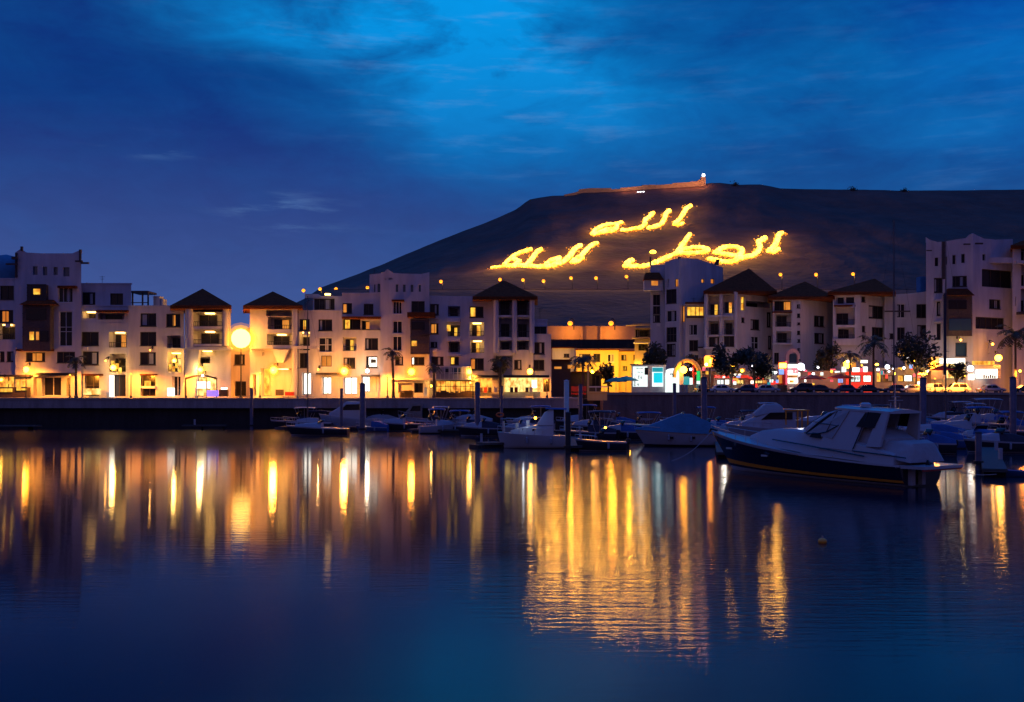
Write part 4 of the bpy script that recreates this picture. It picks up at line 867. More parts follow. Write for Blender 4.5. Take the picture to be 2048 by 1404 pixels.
b.mass([(95, 190), (296, 189.4), (474, 194)], 500, [(114, 530, 182, 586, 'd', {'fm': 'frame_w', 'n': 1}), (190, 528, 258, 582, 'd', {'fm': 'frame_w', 'n': 1}), (118, 606, 258, 738, 'b', {'d': 1.8}), (132, 756, 258, 838, 'b', {'d': 1.8}), (306, 528, 336, 570, 'd', {'n': 1}), (310, 744, 336, 790, 'd', {'n': 1}), (310, 810, 336, 840, 'd', {'n': 1}), (360, 596, 470, 690, 'd', {'n': 3}), (384, 755, 470, 852, 'd')], depth=14)
b.hip(330, 418, 58, 560, 492, 190, depth=24)
b.slab(96, 840, 290, 888, 189.6, .5, 'stucco2', 'balcony_slab'); b.slab(110, 590, 262, 602, 189.8, .6, 'tile')
b.done()
b = Bld('apartment_building', 'low white house between the dim hip roofed block and the far right tower', 'building', V7, 630, 193, QR, RG, ('stucco2', 'stucco'))
b.mass([(476, 193), (792, 193)], 512, [(566, 582, 630, 686, 'w'), (712, 584, 795, 685, 'd', {'cur': False}), (718, 738, 790, 832, 'd'), (510, 800, 546, 842, 'd', {'n': 1}), (570, 756, 628, 850, 'd')], crown=[(476, 524), (560, 520), (680, 504), (792, 490)])
b.box(742, 380, 786, 490, 198, 200, 'canvas_t', 'roof_unit'); b.box(480, 632, 668, 642, 192.0, 192.2, 'frame_d', 'pipe')
b.done()
b = Bld('apartment_building', 'tall white tower with curved horned parapet near the right edge', 'building', V7, 1000, 187, QR, RG, ('stucco2', 'stucco'))
b.mass([(784, 188.5), (1130, 187), (1424, 192)], 128, [(848, 240, 874, 304, 's', {'m': 'glass'}), (918, 232, 940, 293, 's', {'m': 'glass'}), (978, 222, 1002, 289, 's', {'m': 'glass'}), (1044, 213, 1071, 280, 's', {'m': 'glass'}), (1200, 215, 1224, 262, 's', {'m': 'glass'}),
    (842, 390, 906, 500, 'd'), (978, 376, 1086, 456, 'd', {'n': 4}), (862, 566, 890, 670, 'd', {'n': 1}), (862, 730, 892, 850, 'd', {'n': 1}), (1000, 868, 1086, 970, 'd', {'cur': False, 'n': 1, 'm': 'glassb'}),
    (1196, 332, 1420, 462, 'g', {'d': .5, 'n': 3}), (1250, 550, 1335, 620, 'd', {'n': 3}), (1150, 682, 1366, 770, 'g', {'d': .5, 'n': 5}), (1220, 870, 1250, 955, 'v')],
    crown=[(784, 90), (810, 108), (870, 126), (920, 122), (1000, 108), (1080, 96), (1105, 70), (1130, 60), (1160, 76), (1210, 100), (1300, 108), (1424, 104)])
b.oriel(936, 520, 1120, 818, 187.6, 1.2, (926, 1132, 466, 522), [(948, 556, 1082, 622, 'glass'), (952, 692, 1115, 780, 'glassb')], 'timber')
b.slab(850, 548, 900, 560, 188, .7, 'stucco2', 'cornice'); b.slab(850, 708, 900, 720, 188, .7, 'stucco2', 'cornice')
for q in ((790, 184, 828, 192), (1064, 136, 1112, 146), (1150, 130, 1206, 142)): b.box(*q, 186.2, 186.5, 'frame_d', 'roof_beam')
b.box(905, 122, 925, 400, 185.8, 186.2, 'frame_d', 'corner_pipe'); b.slab(1210, 240, 1424, 280, 190, 1.0, 'stucco2', 'terrace_parapet')
# lit shops at its foot
b.box(795, 970, 925, 1140, 184.0, 186.6, 'cream', 'shopfront'); b.box(890, 985, 1072, 1022, 183.6, 184.4, 'wht', 'lit_sign'); b.box(945, 1024, 1075, 1130, 184.2, 186.4, 'cafe', 'shopfront'); b.box(1100, 1100, 1140, 1145, 184.4, 184.8, 'wht', 'lit_panel')
b.box(1145, 1004, 1290, 1032, 184.2, 185.4, 'yel', 'lit_sign'); b.box(1146, 1034, 1335, 1064, 184.6, 187, 'cream', 'shop_fascia'); b.box(1192, 1064, 1312, 1132, 184.8, 187, 'wht', 'shopfront'); b.box(1312, 1064, 1336, 1132, 184.8, 187, 'cream', 'pillar')
for i in range(6): b.box(1210 + i * 16, 1106 + (i % 3) * 4, 1218 + i * 16, 1131, 184.4, 184.6, 'frame_d', 'shop_display')
b.lamp(1318, 982, 185, 'lamp_o', .75, 5000, (1, .42, .08), 1.2); b.lamp(845, 1030, 185, 'lamp_o', .75, 1500, (1, .6, .2), 1.6); b.lamp(1112, 1060, 185, 'lamp_w', .7, 500, (1, .85, .6), 1.6); b.lamp(1275, 880, 188, 'lamp_o', .25, 500, (1, .5, .15)); b.lamp(1040, 850, 187, 'lamp_y', .2, 400, (1, .7, .3), 1.6)
light((b.x(1470, 182), 180, b.z(1060, 182)), 1500, (1, .22, .03), .6, b.root)
b.done()
b = Bld('apartment_building', 'dark roofed block cut by the right edge of the picture', 'building', V7, 1480, 188, QR, RG, ('stucco', 'stucco2'))
b.mass([(1422, 189), (1800, 189)], 150, [(1484, 175, 1560, 262, 'b', {'d': 2}), (1486, 290, 1560, 450, 'b', {'d': 2}), (1484, 470, 1560, 640, 'b', {'d': 2}), (1422 + 20, 530, 1430 + 20, 600, 'v')], depth=13)
b.hip(1620, 60, 1408, 1820, 150, 189, depth=20); b.slab(1456, 262, 1600, 284, 188.6, 1.2, 'stucco', 'balcony_slab'); b.slab(1470, 640, 1600, 660, 188.6, 1.0, 'frame_d', 'balcony_slab')
b.done()

# ------------------------------------------------------------------ kiosks and shops on the right quay
def lettering(b, x0, y0, x1, y1, Y, rows, seed, m_='ink', cols=14, name='lettering'):
    rr = random.Random(seed); mb = MB()
    for r in range(rows):
        ya = y0 + (y1 - y0) * (r + .1) / rows; yb = y0 + (y1 - y0) * (r + .85) / rows; x = x0
        while x < x1 - 2:
            w_ = rr.uniform(2.4, 6)
            if rr.random() < .8: mb.box(b.x(x, Y), Y - .03, b.z(yb - (rr.random() < .3) * (yb - ya) * .4, Y), b.x(min(x + w_, x1), Y), Y - .003, b.z(ya, Y))
            x += w_ + rr.uniform(.6, 2)
    return mb.build(name, m_, b.root)
b = Bld('kiosk', 'brilliant white lit kiosk with a cyan panel on the right quay', 'kiosk', V5, 1170, 176, QR, 'quay shops', ('stucco',))
b.mass([(985, 177), (1172, 177)], 698, [(1000, 716, 1160, 935, 'n', {'d': .12})], depth=4); b.mass([(1173, 177.6), (1356, 177.6)], 700, [(1208, 722, 1330, 935, 'n', {'d': .25})], depth=4)
b.box(1001, 717, 1159, 934, 177.05, 177.11, 'cool', 'display_wall'); b.box(1209, 723, 1329, 934, 177.75, 177.84, 'cool', 'display_wall')
b.box(1226, 784, 1322, 892, 177.5, 177.7, 'cyan', 'screen'); b.box(1212, 728, 1325, 775, 177.5, 177.7, 'teal_l', 'screen'); b.box(1128, 728, 1166, 806, 176.8, 177.0, 'glass', 'door')
lettering(b, 1052, 772, 1115, 786, 177.0, 1, 3); lettering(b, 1056, 812, 1100, 850, 177.0, 2, 4); lettering(b, 1040, 728, 1110, 745, 177, 1, 12); lettering(b, 1010, 800, 1034, 930, 177.0, 9, 5); lettering(b, 1040, 900, 1070, 925, 177.0, 2, 6)
b.slab(975, 690, 1360, 700, 176.8, .7, 'metal_d', 'roof_edge')
light((b.x(1080, 174), 173.5, b.z(720, 174)), 180, (.9, 1, .95), .4, b.root); light((b.x(1270, 174), 173.5, b.z(720, 174)), 180, (.9, 1, .95), .4, b.root); b.done()
b = Bld('kiosk', 'white arched kiosk with black lettering and an orange arch beside it', 'kiosk', V5, 1440, 176.5, QR, 'quay shops', ('stucco', 'cream'))
mb = MB(); cx = b.x(1432, 176.2); r = b.x(1500, 176.2) - cx; zs = b.z(800, 176.2)
mb.loft([[Vector((cx - r, y, QR))] + [Vector((cx - r * math.cos(math.pi * i / 12), y, zs + r * .95 * math.sin(math.pi * i / 12))) for i in range(13)] + [Vector((cx + r, y, QR))] for y in (176.2, 179)]); mb.build('arched_front', 'cool', b.root)
lettering(b, 1392, 790, 1462, 812, 176.19, 1, 8); b.box(1500, 720, 1545, 912, 176.4, 178, 'cream', 'pillar'); b.box(1534, 826, 1612, 912, 176.6, 178, 'teal_l', 'counter'); b.box(1612, 838, 1648, 912, 176.6, 178, 'cool', 'display_panel')
mb = MB(); cx = b.x(1585, 176.4); pr = [(cx - 2.3 * math.cos(math.pi * i / 10), 176.4, b.z(835, 176) + 3.1 * math.sin(math.pi * i / 10)) for i in range(11)]; mb.tube(pr, .42, 7); mb.build('arch', 'ochre', b.root)
b.lamp(1545, 752, 176, 'lamp_o', .8, 1500, (1, .42, .05), .8); b.box(1650, 700, 1664, 912, 176.2, 176.8, 'red_p', 'pillar'); b.done()
b = Bld('illuminated_sign', 'slim green illuminated pillar sign on the right quay', 'sign', V5, 1708, 174, QR, None, ('metal_d',))
b.mass([(1688, 174), (1728, 174)], 762, [], depth=.5, bot=820); b.box(1690, 765, 1726, 870, 173.8, 173.98, 'green_l', 'sign_panel'); b.box(1690, 872, 1726, 905, 173.8, 173.98, 'cool', 'sign_panel'); b.box(1700, 818, 1716, 950, 174.1, 174.4, 'metal_d', 'post'); b.done()
b = Bld('lantern', 'big square orange lantern glowing above the quay shops', 'lantern', V6, 660, 178, QR, None, ('metal_d',))
x, zc = b.x(660, 178), b.z(1002, 178); mb = MB(); h = b.x(700, 178) - x
mb.loft([[Vector((x + h * s * a, 178 + h * s * c, z)) for a, c in ((-1, -1), (1, -1), (1, 1), (-1, 1))] for s, z in ((.7, zc - h * 1.15), (1, zc - h * .8), (1, zc + h * .9), (.75, zc + h * 1.2))]); mb.build('lantern_glass', 'lamp_r', b.root)
mb = MB(); mb.tube([(x, 178, QR), (x, 178, zc - h * 1.15)], .14, 6); mb.build('post', 'metal_d', b.root); light((x, 176.6, zc), 900, (1, .3, .05), .5, b.root)
mb = MB(); mb.ball((x, 178 - h * 1.02, zc), h * .42, sz=1.2); mb.build('lantern_core', 'lamp_o', b.root)
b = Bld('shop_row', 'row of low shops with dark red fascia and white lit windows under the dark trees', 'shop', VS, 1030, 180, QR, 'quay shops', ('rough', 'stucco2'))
b.mass([(640, 180), (1150, 180)], 650, [(690, 722, 800, 800, 'G', {'m': 'cool', 'd': .6}), (806, 722, 880, 800, 'G', {'m': 'wht', 'd': .6, 'n': 1}), (925, 722, 1090, 800, 'G', {'m': 'cafe', 'd': .6, 'n': 3})], depth=5)
b.mass([(1150, 180.4), (1420, 180.4)], 656, [(1180, 735, 1240, 790, 'G', {'m': 'wht', 'd': .6}), (1250, 732, 1400, 785, 'G', {'m': 'cafe', 'd': .6, 'n': 4})], depth=5)
b.mass([(1422, 181), (1570, 181)], 560, [(1430, 570, 1560, 640, 'd'), (1455, 715, 1530, 790, 'G', {'m': 'cool', 'd': .5})], depth=5, mi=1)
b.box(660, 662, 1150, 700, 179.0, 179.9, 'red_f', 'fascia'); b.box(1160, 680, 1420, 716, 179.2, 180.3, 'red_f', 'fascia'); b.box(1424, 514, 1580, 560, 180, 180.9, 'cream', 'fascia'); b.box(880, 640, 1040, 660, 179.0, 179.6, 'wht', 'lit_sign')
lettering(b, 945, 770, 1060, 795, 180.0, 1, 21); b.lamp(915, 540, 179.6, 'lamp_y', .62, 700, (1, .7, .1), 1); b.box(848, 520, 900, 548, 178.6, 178.9, 'yel', 'lit_sign')
for q, r in ((1215, .3), (1385, .34), (1330, .5), (1260, .34)): b.lamp(q, {1215: 530, 1385: 552, 1330: 610, 1260: 635}[q], 179, 'lamp_w', r, 0, fr=.8)
light((b.x(760, 178), 177, b.z(700, 178)), 400, (1, .9, .75), .4, b.root); light((b.x(1300, 178), 177, b.z(700, 178)), 350, (1, .5, .3), .4, b.root)
b.done()
b = Bld('illuminated_sign', 'red and orange totem sign beside the arched portal', 'sign', VS, 1640, 178, QR, None, ('red_p',))
b.mass([(1585, 178), (1722, 178)], 470, [], depth=.8, bot=800); b.box(1608, 486, 1696, 552, 177.6, 177.98, 'lamp_y', 'sign_panel'); b.box(1600, 570, 1668, 650, 177.6, 177.98, 'blue_l', 'sign_panel'); b.box(1592, 660, 1640, 780, 177.6, 177.98, 'org', 'sign_panel'); b.box(1700, 450, 1716, 800, 177.5, 177.9, 'pink_l', 'sign_edge'); b.done()
b = Bld('kiosk', 'white and pink lit booth under the portal with stacked sign boards', 'kiosk', VS, 1790, 179, QR, 'quay shops', ('stucco',))
b.mass([(1714, 179), (1880, 179)], 520, [], depth=3); 
for q, m_ in (((1722, 500, 1880, 548), 'wht'), ((1724, 590, 1862, 660), 'wht'), ((1728, 700, 1868, 780), 'wht'), ((1796, 560, 1868, 634), 'pink_l'), ((1726, 662, 1860, 696), 'org')): b.box(*q, 178.7, 178.98, m_, 'sign_board')
lettering(b, 1726, 606, 1790, 630, 178.7, 1, 31); lettering(b, 1728, 672, 1790, 695, 178.66, 1, 32); lettering(b, 1735, 505, 1850, 525, 178.7, 1, 33)
b.lamp(1916, 536, 178.5, 'lamp_w', .8, 1500, (.78, .80, 1), .9); b.done()
b = Bld('shop', 'red framed shop with white lit windows and red awnings on the right quay', 'shop', VT, 1100, 180, QR, 'quay shops', ('red_f', 'rough'))
b.mass([(900, 180), (1268, 180)], 575, [(940, 616, 1112, 712, 'G', {'m': 'cool', 'd': .5}), (1142, 616, 1258, 712, 'G', {'m': 'wht', 'd': .5, 'n': 1})], depth=4)
b.box(850, 500, 905, 575, 180.6, 181, 'cool', 'lit_panel'); b.box(1000, 512, 1085, 572, 180.6, 181, 'wht', 'lit_panel'); b.box(1142, 500, 1196, 572, 180.6, 181, 'wht', 'lit_panel'); b.box(1085, 520, 1140, 575, 180.7, 181, 'pink_l', 'lit_panel')
lettering(b, 958, 636, 1090, 700, 180.35, 1, 41); b.lamp(920, 470, 179.5, 'lamp_o', .85, 2000, (1, .5, .15), .9); b.box(960, 440, 1040, 510, 179, 179.4, 'org', 'lit_sign'); b.box(1110, 412, 1196, 450, 179.4, 179.8, 'wht', 'lit_sign')
light((b.x(1080, 177), 176.6, b.z(640, 177)), 300, (1, .2, .1), .4, b.root); light((b.x(800, 177), 176.6, b.z(560, 177)), 250, (1, .3, .2), .4, b.root); b.done()
b = Bld('shop', 'dim arcade shop with small yellow and white lit windows behind the tall mast', 'shop', VT, 1600, 181, QR, 'quay shops', ('rough', 'stucco2'))
b.mass([(1290, 181), (2010, 181)], 520, [(1322, 580, 1392, 712, 'G', {'m': 'yel', 'd': .6, 'n': 1}), (1400, 615, 1560, 705, 'd', {'n': 3}), (1612, 615, 1698, 705, 'G', {'m': 'yel', 'd': .6, 'n': 1}), (1700, 612, 1822, 705, 'G', {'m': 'wht', 'd': .6, 'n': 1}), (1850, 600, 2000, 700, 'G', {'m': 'cafe', 'd': .8, 'n': 3}), (1400, 545, 1450, 585, 'd'), (1890, 480 + 45, 1975, 585, 'd')], depth=5)
b.box(1612, 215, 1720, 278, 186, 186.4, 'org', 'lit_sign'); b.box(1620, 320, 1700, 350, 186, 186.4, 'shop', 'lit_sign'); b.box(1710, 420, 1850, 580, 180.6, 180.9, 'rough', 'shutter'); b.box(1620, 510, 1690, 535, 180.4, 180.7, 'yel', 'lit_panel')
for q, r, m_ in (((1466, 504), .5, 'lamp_w'), ((1338, 540), .3, 'lamp_w'), ((1740, 370), .22, 'lamp_w'), ((1830, 408), .34, 'lamp_y'), ((1330, 470), .25, 'lamp_y'), ((1545, 530), .2, 'lamp_w')): b.lamp(q[0], q[1], 180.4, m_, r, 120 if r > .3 else 0, fr=.8)
mb = MB()
for i in range(26): mb.ball((b.x(1850 + i * 6.2, 179.4), 179.4, b.z(600 + 8 * math.sin(i), 179.4)), .1, 6)
mb.build('string_lights', 'lamp_y', b.root); light((b.x(1940, 178), 177, b.z(560, 178)), 700, (1, .75, .3), .4, b.root); light((b.x(1700, 178), 177, b.z(560, 178)), 350, (1, .8, .5), .4, b.root); b.done()

# glowing panels and lamps added at random for the shops' glitter
rr = random.Random(5)
b = Bld('shop_row', 'crowded line of added coloured signs and glowing panels behind the parked cars', 'glowing panels', VP, 1640, 182.5, QR, 'quay shops', ('rough',))
b.mass([(1376, 182.5), (1862, 182.5)], 742, [], depth=2)
for i in range(58):
    px = rr.uniform(1380, 1856); py = rr.uniform(728, 768); w_ = rr.uniform(3, 11); h = rr.uniform(3, 8); y_ = 177.2 + i * .02
    b.box(px, py, px + w_, py + h, y_, y_ + .12, rr.choice(('wht', 'cool', 'yel', 'cafe', 'org', 'red_l', 'pink_l', 'red_l', 'wht', 'teal_l', 'blue_l')), 'lit_sign')
for i in range(22):
    px = rr.uniform(1380, 1856); mb = MB(); mb.ball((b.x(px, 176.9), 176.9, b.z(rr.uniform(722, 752), 176.9)), rr.uniform(.12, .26), 8); mb.build('lamp', rr.choice(('lamp_w', 'lamp_y', 'lamp_w', 'lamp_s')), b.root)  # lamp balls added at random for the glitter
for px in (1450, 1540, 1640, 1730, 1800): light((X(px, 174.5), 174.5, QR + 2.6), 420, rr.choice(((1, .8, .55), (1, .35, .2), (1, .9, .8))), .3, b.root)  # point lights added in front of the panels
b.done()
# ================================================================== palms, trees, parasols, lamps, piles
def palm(name_label, px, pyt, Y, zb, h_fr=2.6, n=16, seed=1, lean=.0, group='palms along the promenades', tr=.22):
    rr = random.Random(seed); x = X(px, Y); zt = Z(pyt, Y)
    root = thing('palm_tree', name_label, 'palm', (x, Y, zb), group); h = zt - zb
    mb = MB(); n_ = 9; pts = [(x + lean * (i / n_) ** 2 * h, Y, zb + h * i / n_) for i in range(n_ + 1)]
    mb.tube(pts, [tr * (1.35 if i == 0 else 1 + .08 * (i % 2) - .25 * i / n_) for i in range(n_ + 1)], 8); mb.ball((pts[-1][0], Y, zt), tr * 1.7, 8, sz=1.6); mb.build('trunk', 'bark', root, True)
    mb = MB(); c = Vector(pts[-1]) + Vector((0, 0, tr))
    for i in range(n):
        a = 2 * math.pi * (i + rr.random() * .7) / n; e = rr.uniform(-.25, 1.1); L_ = h_fr * rr.uniform(.8, 1.1)
        p = c.copy(); d = Vector((math.cos(a) * math.cos(e), math.sin(a) * math.cos(e), math.sin(e))); side = Vector((-math.sin(a), math.cos(a), 0)); m_ = 11
        for k in range(m_):
            q = p + d * (L_ / m_); d = (d + Vector((0, 0, -.17 - .03 * k / m_))).normalized(); w_ = h_fr * .26 * math.sin(math.pi * (.12 + .84 * k / m_))
            mb.quad(p - side * .02, p + side * .02, q + side * .02, q - side * .02)
            for s in (-1, 1):
                t = p.lerp(q, rr.random()); tip = t + side * s * w_ + d * w_ * .5 + Vector((0, 0, -w_ * rr.uniform(.2, .6)))
                mb.add((t, q, tip), ((0, 1, 2),)); t2 = p.lerp(q, rr.random()); tip2 = t2 + side * s * w_ * .9 + d * w_ * .7 + Vector((0, 0, -w_ * rr.uniform(.1, .5))); mb.add((t2, q, tip2), ((0, 1, 2),))
            p = q
    mb.build('crown', 'leaf', root); return root
def tree(label, px, pyt, pyb, wpx, Y, zb, seed=1, n=900, ls=.42, cat='tree', group='dark trees on the right quay', shape=.8):
    rr = random.Random(seed); x = X(px, Y); zt, zm = Z(pyt, Y), Z(pyb, Y); rw = wpx / F * Y / 2
    root = thing('broadleaf_tree', label, cat, (x, Y, zb), group); mb = MB(); zc = (zt + zm) / 2
    mb.tube([(x, Y, zb), (x + .1, Y, zm), (x, Y, zc)], [.2, .15, .07], 7)
    blobs = []
    for i in range(9):
        a = rr.uniform(0, 6.28); q = rr.uniform(.25, .75); bx = Vector((x + math.cos(a) * rw * q, Y + math.sin(a) * rw * q * .9, zm + (zt - zm) * rr.uniform(.18, .85)))
        blobs.append((bx, rr.uniform(.26, .46))); mb.tube([(x, Y, zm - (zm - zb) * .15), bx.lerp(Vector((x, Y, zm)), .5), bx], [.09, .06, .03], 5)
    mb.build('trunk', 'bark', root, True); mb = MB(); rh = (zt - zm) / 2
    for i in range(n):
        c, s = rr.choice(blobs); d = Vector((rr.gauss(0, 1), rr.gauss(0, 1), rr.gauss(0, 1))).normalized() * (rr.random() ** .4)
        p = c + Vector((d.x * rw * s * 1.25, d.y * rw * s, d.z * rh * s * 1.6))
        u = Vector((rr.gauss(0, 1), rr.gauss(0, 1), rr.gauss(0, 1))).normalized(); v = u.orthogonal().normalized(); l = ls * rr.uniform(.6, 1.3)
        mb.quad(p - u * l, p + v * l * .5, p + u * l, p - v * l * .5)
    mb.build('crown', 'leaf2', root); return root
palm('dark palm on the far left promenade before the dim awning', 152, 722, 160, QL, 2.3, 16, 2)
palm('tall palm standing before the slit windowed tower house on the left', 787, 708, 160, QL, 2.2, 16, 3, -.03)
palm('palm beside the glazed roof terrace of the left row', 868, 738, 160.5, QL, 2.0, 14, 4)
palm('palm in front of the third pavilion at the end of the left row', 1001, 726, 160, QL, 2.4, 18, 5)
palm('palm in the gap by the yellow house, beside the orange post', 1166, 722, 182, 4.3, 3.4, 22, 6)
palm('palm among the red shops left of the tall mast', 1747, 690, 172, QR, 3.6, 20, 8)
palm('palm by the red framed shop, lower and left of the mast', 1700, 712, 176, QR, 3.0, 18, 9)
palm('big palm lit from below at the right edge of the quay', 2031, 672, 176, QR, 4.2, 24, 10)
tree('broad dark tree right of the orange lantern', 1462, 690, 752, 78, 176, QR, 11, 1100)
tree('dense dark tree beside the pink arched portal', 1508, 690, 756, 72, 175, QR, 12, 1200)
tree('dark leafy tree in front of the low white house', 1832, 664, 742, 84, 177, QR, 13, 1300)
tree('small dark tree below the pavilion with the arched portal', 1655, 690, 750, 60, 185, QR, 14, 700)
tree('grey green bush against the bright shops on the right', 1912, 722, 762, 36, 179, QR, 15, 500, .36)
tree('small dark tree beside the kiosk and the white tower', 1312, 690, 742, 56, 190, QR, 16, 700)
tree('slim dark tree left of the orange lantern', 1394, 712, 760, 46, 180, QR, 17, 500)
tree('dark shrub beside the yellow house and the kiosk', 1216, 728, 768, 44, 200, 4.9, 18, 500, group='dark trees on the right quay')
tree('shrubby tree in the shade under the third pavilion', 1000, 716, 752, 34, 163, QL, 19, 350, .3, group=None)
for i, (px, py, h) in enumerate(((1705, 379, 3.4), (1809, 381, 2.6), (1470, 368, 2.6))):
    p = hill_pt(px, .995); root = thing('ridge_shrub', ('lone shrub on the ridge right of the fortress', 'small shrub far right on the ridge line', 'shrub on the ridge just beside the fortress tower')[i], 'shrub', tuple(p), 'shrubs on the ridge')
    rr = random.Random(i); mb = MB()
    for k in range(90):
        c = p + Vector((rr.gauss(0, h * .6), rr.gauss(0, h * .4), abs(rr.gauss(0, h * .5)))); u = Vector((rr.gauss(0, 1), rr.gauss(0, 1), rr.gauss(0, 1))).normalized() * .9; v = u.orthogonal() * .6; mb.quad(c - u, c + v, c + u, c - v)
    mb.build('crown', 'leaf2', root)
# parasols and awnings
def parasol(label, px, py, Y, zb, r, m_, group):
    x, z = X(px, Y), Z(py, Y); root = thing('parasol', label, 'parasol', (x, Y, zb), group)
    mb = MB(); mb.tube([(x, Y, zb), (x, Y, z)], .05, 6); mb.build('pole', 'frame_w', root)
    mb = MB(); mb.lathe((x, Y, z), [(r, -.75), (r * .98, -.62), (r * .5, -.2), (.05, .1)], 8); mb.build('canopy', m_, root)
parasol('left teal parasol before the white kiosk', 1232, 755, 173, QR, 1.9, 'umb_teal', 'teal parasols'); parasol('right teal parasol before the white kiosk, the larger one', 1252, 753, 174, QR, 2.2, 'umb_teal', 'teal parasols')
parasol('red parasol right of the white floodlight', 1624, 750, 174, QR, 2.6, 'umb_red', 'red parasols'); parasol('red parasol at the left end of the red framed shop', 1682, 748, 174.5, QR, 2.4, 'umb_red', 'red parasols'); parasol('orange red parasol before the bright shops on the far right', 1886, 732, 180, QR, 2.2, 'umb_red', 'red parasols')
light((X(1654, 172), 172, QR + 1.2), 1500, (1, .2, .1), .3, name='parasol_fill')  # red light added to brighten the parasols from below
# the big floodlight
x, Y, z = X(482, 161.5), 161.5, Z(677, 161.5)
fl = thing('floodlight', 'blazing floodlight on a pole between the two hip roofed pavilions', 'street lamp', (x, Y, QL))
mb = MB(); mb.tube([(x, Y, QL), (x, Y, z - .8)], [.13, .08], 8); mb.lathe((x, Y, QL), [(.3, 0), (.3, .15), (.16, .3)], 8); mb.build('pole', 'metal_d', fl)
mb = MB(); mb.ball((x, Y, z), 1.55, 16); mb.build('lamp_globe', 'lamp_big', fl, True)  # globe enlarged to carry the white glare
for q, g in ((1.85, 'halo'), (2.2, 'halo'), (2.6, 'halo2')): mb = MB(); mb.ball((x, Y, z), q, 20); mb.build('halo_shell', g, fl, True)  # glowing shells added round the globe for its halo
mb = MB(); mb = MB(); mb.lathe((x, Y, z), [(.3, -1.3), (.75, -.85), (.7, -.8)], 10); mb.build('lamp_holder', 'metal_d', fl)
spot((x, Y + 1.2, z), (0, 1, -.1), 30000, (1, .36, .06), 168, 1.0, fl)
# promenade lamps, several added to wash the facades and paving
def promlamp(label, px, py, Y, zb, m_, r, pw, col):
    x, z = X(px, Y), Z(py, Y); root = thing('street_lamp', label, 'street lamp', (x, Y, zb), 'promenade lamps')
    mb = MB(); mb.tube([(x, Y, zb), (x, Y, z - r)], [.09, .05], 7); mb.lathe((x, Y, zb), [(.2, 0), (.2, .25), (.1, .4)], 8); mb.build('pole', 'metal_d', root)
    mb = MB(); mb.ball((x, Y, z), r); mb.build('lamp_globe', m_, root, True); spot((x, Y + r + .1, z), (0, .7, -1), pw * 17, (1, .31, .025), 140, r, root)  # spot added behind the globe so only facade and paving catch it
promlamp('orange promenade lamp at the far left by the bar', 52, 742, 162.2, QL, 'lamp_o', .3, 900, (1, .36, .06)); promlamp('added small lamp before the cream house on the left promenade', 262, 748, 162.2, QL, 'lamp_s', .16, 1000, (1, .40, .1))
promlamp('added small lamp at the foot of the recessed wing', 520, 748, 162.2, QL, 'lamp_s', .16, 1100, (1, .40, .08)); promlamp('added small lamp by the sloping white buttress', 775, 752, 162.2, QL, 'lamp_s', .16, 900, (1, .36, .07)); promlamp('added small lamp before the white house near the far left palm', 140, 750, 162.2, QL, 'lamp_s', .14, 800, (1, .32, .08))
promlamp('added orange promenade lamp between the glazed terrace and the black awning', 946, 752, 162.2, QL, 'lamp_s', .18, 800, (1, .45, .08)); promlamp('added lamp at the right end of the black awning', 1094, 760, 162.2, QL, 'lamp_s', .12, 400, (1, .4, .12)); promlamp('added small lamp beside the violet bar counter', 372, 752, 160.5, QL, 'lamp_s', .14, 900, (1, .45, .1))
promlamp('lamp over the parked cars at the far right', 1930, 752, 168.4, QR, 'lamp_s', .14, 900, (1, .40, .05)); promlamp('lamp at the right end of the quay beside the big palm', 2040, 742, 174, QR, 'lamp_o', .2, 1500, (1, .25, .04))
promlamp('lamp at the quay edge behind the navy yacht', 1870, 757, 168.2, QR, 'lamp_s', .14, 700, (1, .42, .04))
def pole(label, px, pyt, pyb, Y, zb, r, m_='pile', cap=True, group='mooring piles', name='mooring_pile'):
    r *= .82; x = X(px, Y); root = thing(name, label, 'pile', (x, Y, zb), group); zt = Z(pyt, Y)
    mb = MB(); mb.lathe((x, Y, 0), [(r, -1.5), (r, zt - .1), (r * .92, zt)], 12); mb.build('post', m_, root, True)
    mb = MB(); mb.lathe((x, Y, 0), [(r * 1.12, zt - .02), (r * 1.1, zt + .05), (r * .2, zt + r * .5)], 12); mb.build('pile_cap', 'frame_w' if m_ == 'pile_p' else 'canvas_d', root)
    zc = .55; mb = MB(); mb.lathe((x, Y, 0), [(r * 1.6, zc - .12), (r * 1.6, zc + .12)], 12); mb.build('pile_collar', 'rubber', root)
for lab, px, pt, pb, Y, r, m_ in (('pale turquoise mooring pile lit among the boats', 1133, 762, 850, 118, .36, 'pile_p'), ('thick dark mooring pile left of the white motor yacht', 955, 766, 862, 126, .42, 'pile'), ('dark mooring pile right of the blue canopy boat', 1408, 756, 850, 112, .40, 'pile'),
    ('slim dark mooring pile beside the left white cabin boat', 683, 778, 840, 140, .26, 'pile'), ('thick dark mooring pile by the white cabin boat', 725, 768, 840, 136, .46, 'pile'), ('dark mooring pile in front of the sloping hoarding', 1161, 770, 830, 138, .34, 'pile'), ('thin mooring pile left of the big lantern pile', 1349, 768, 840, 128, .28, 'pile'),
    ('mooring pile behind the navy yacht hardtop', 1846, 757, 850, 116, .44, 'pile'), ('rightmost tall mooring pile', 2026, 756, 850, 110, .42, 'pile'), ('short mooring pile below the second hip roofed pavilion', 503, 777, 850, 150, .30, 'pile'), ('slim mooring pile at the third pavilion', 1003, 773, 850, 134, .24, 'pile'),
    ('pale capped pile right of the navy yacht with a red stripe', 1957, 866, 935, 72, .27, 'pile'), ('dark pile beside the white cruiser stern', 1136, 826, 905, 92, .30, 'rubber')):
    pole(lab, px, pt, pb, Y, 0, r, m_)
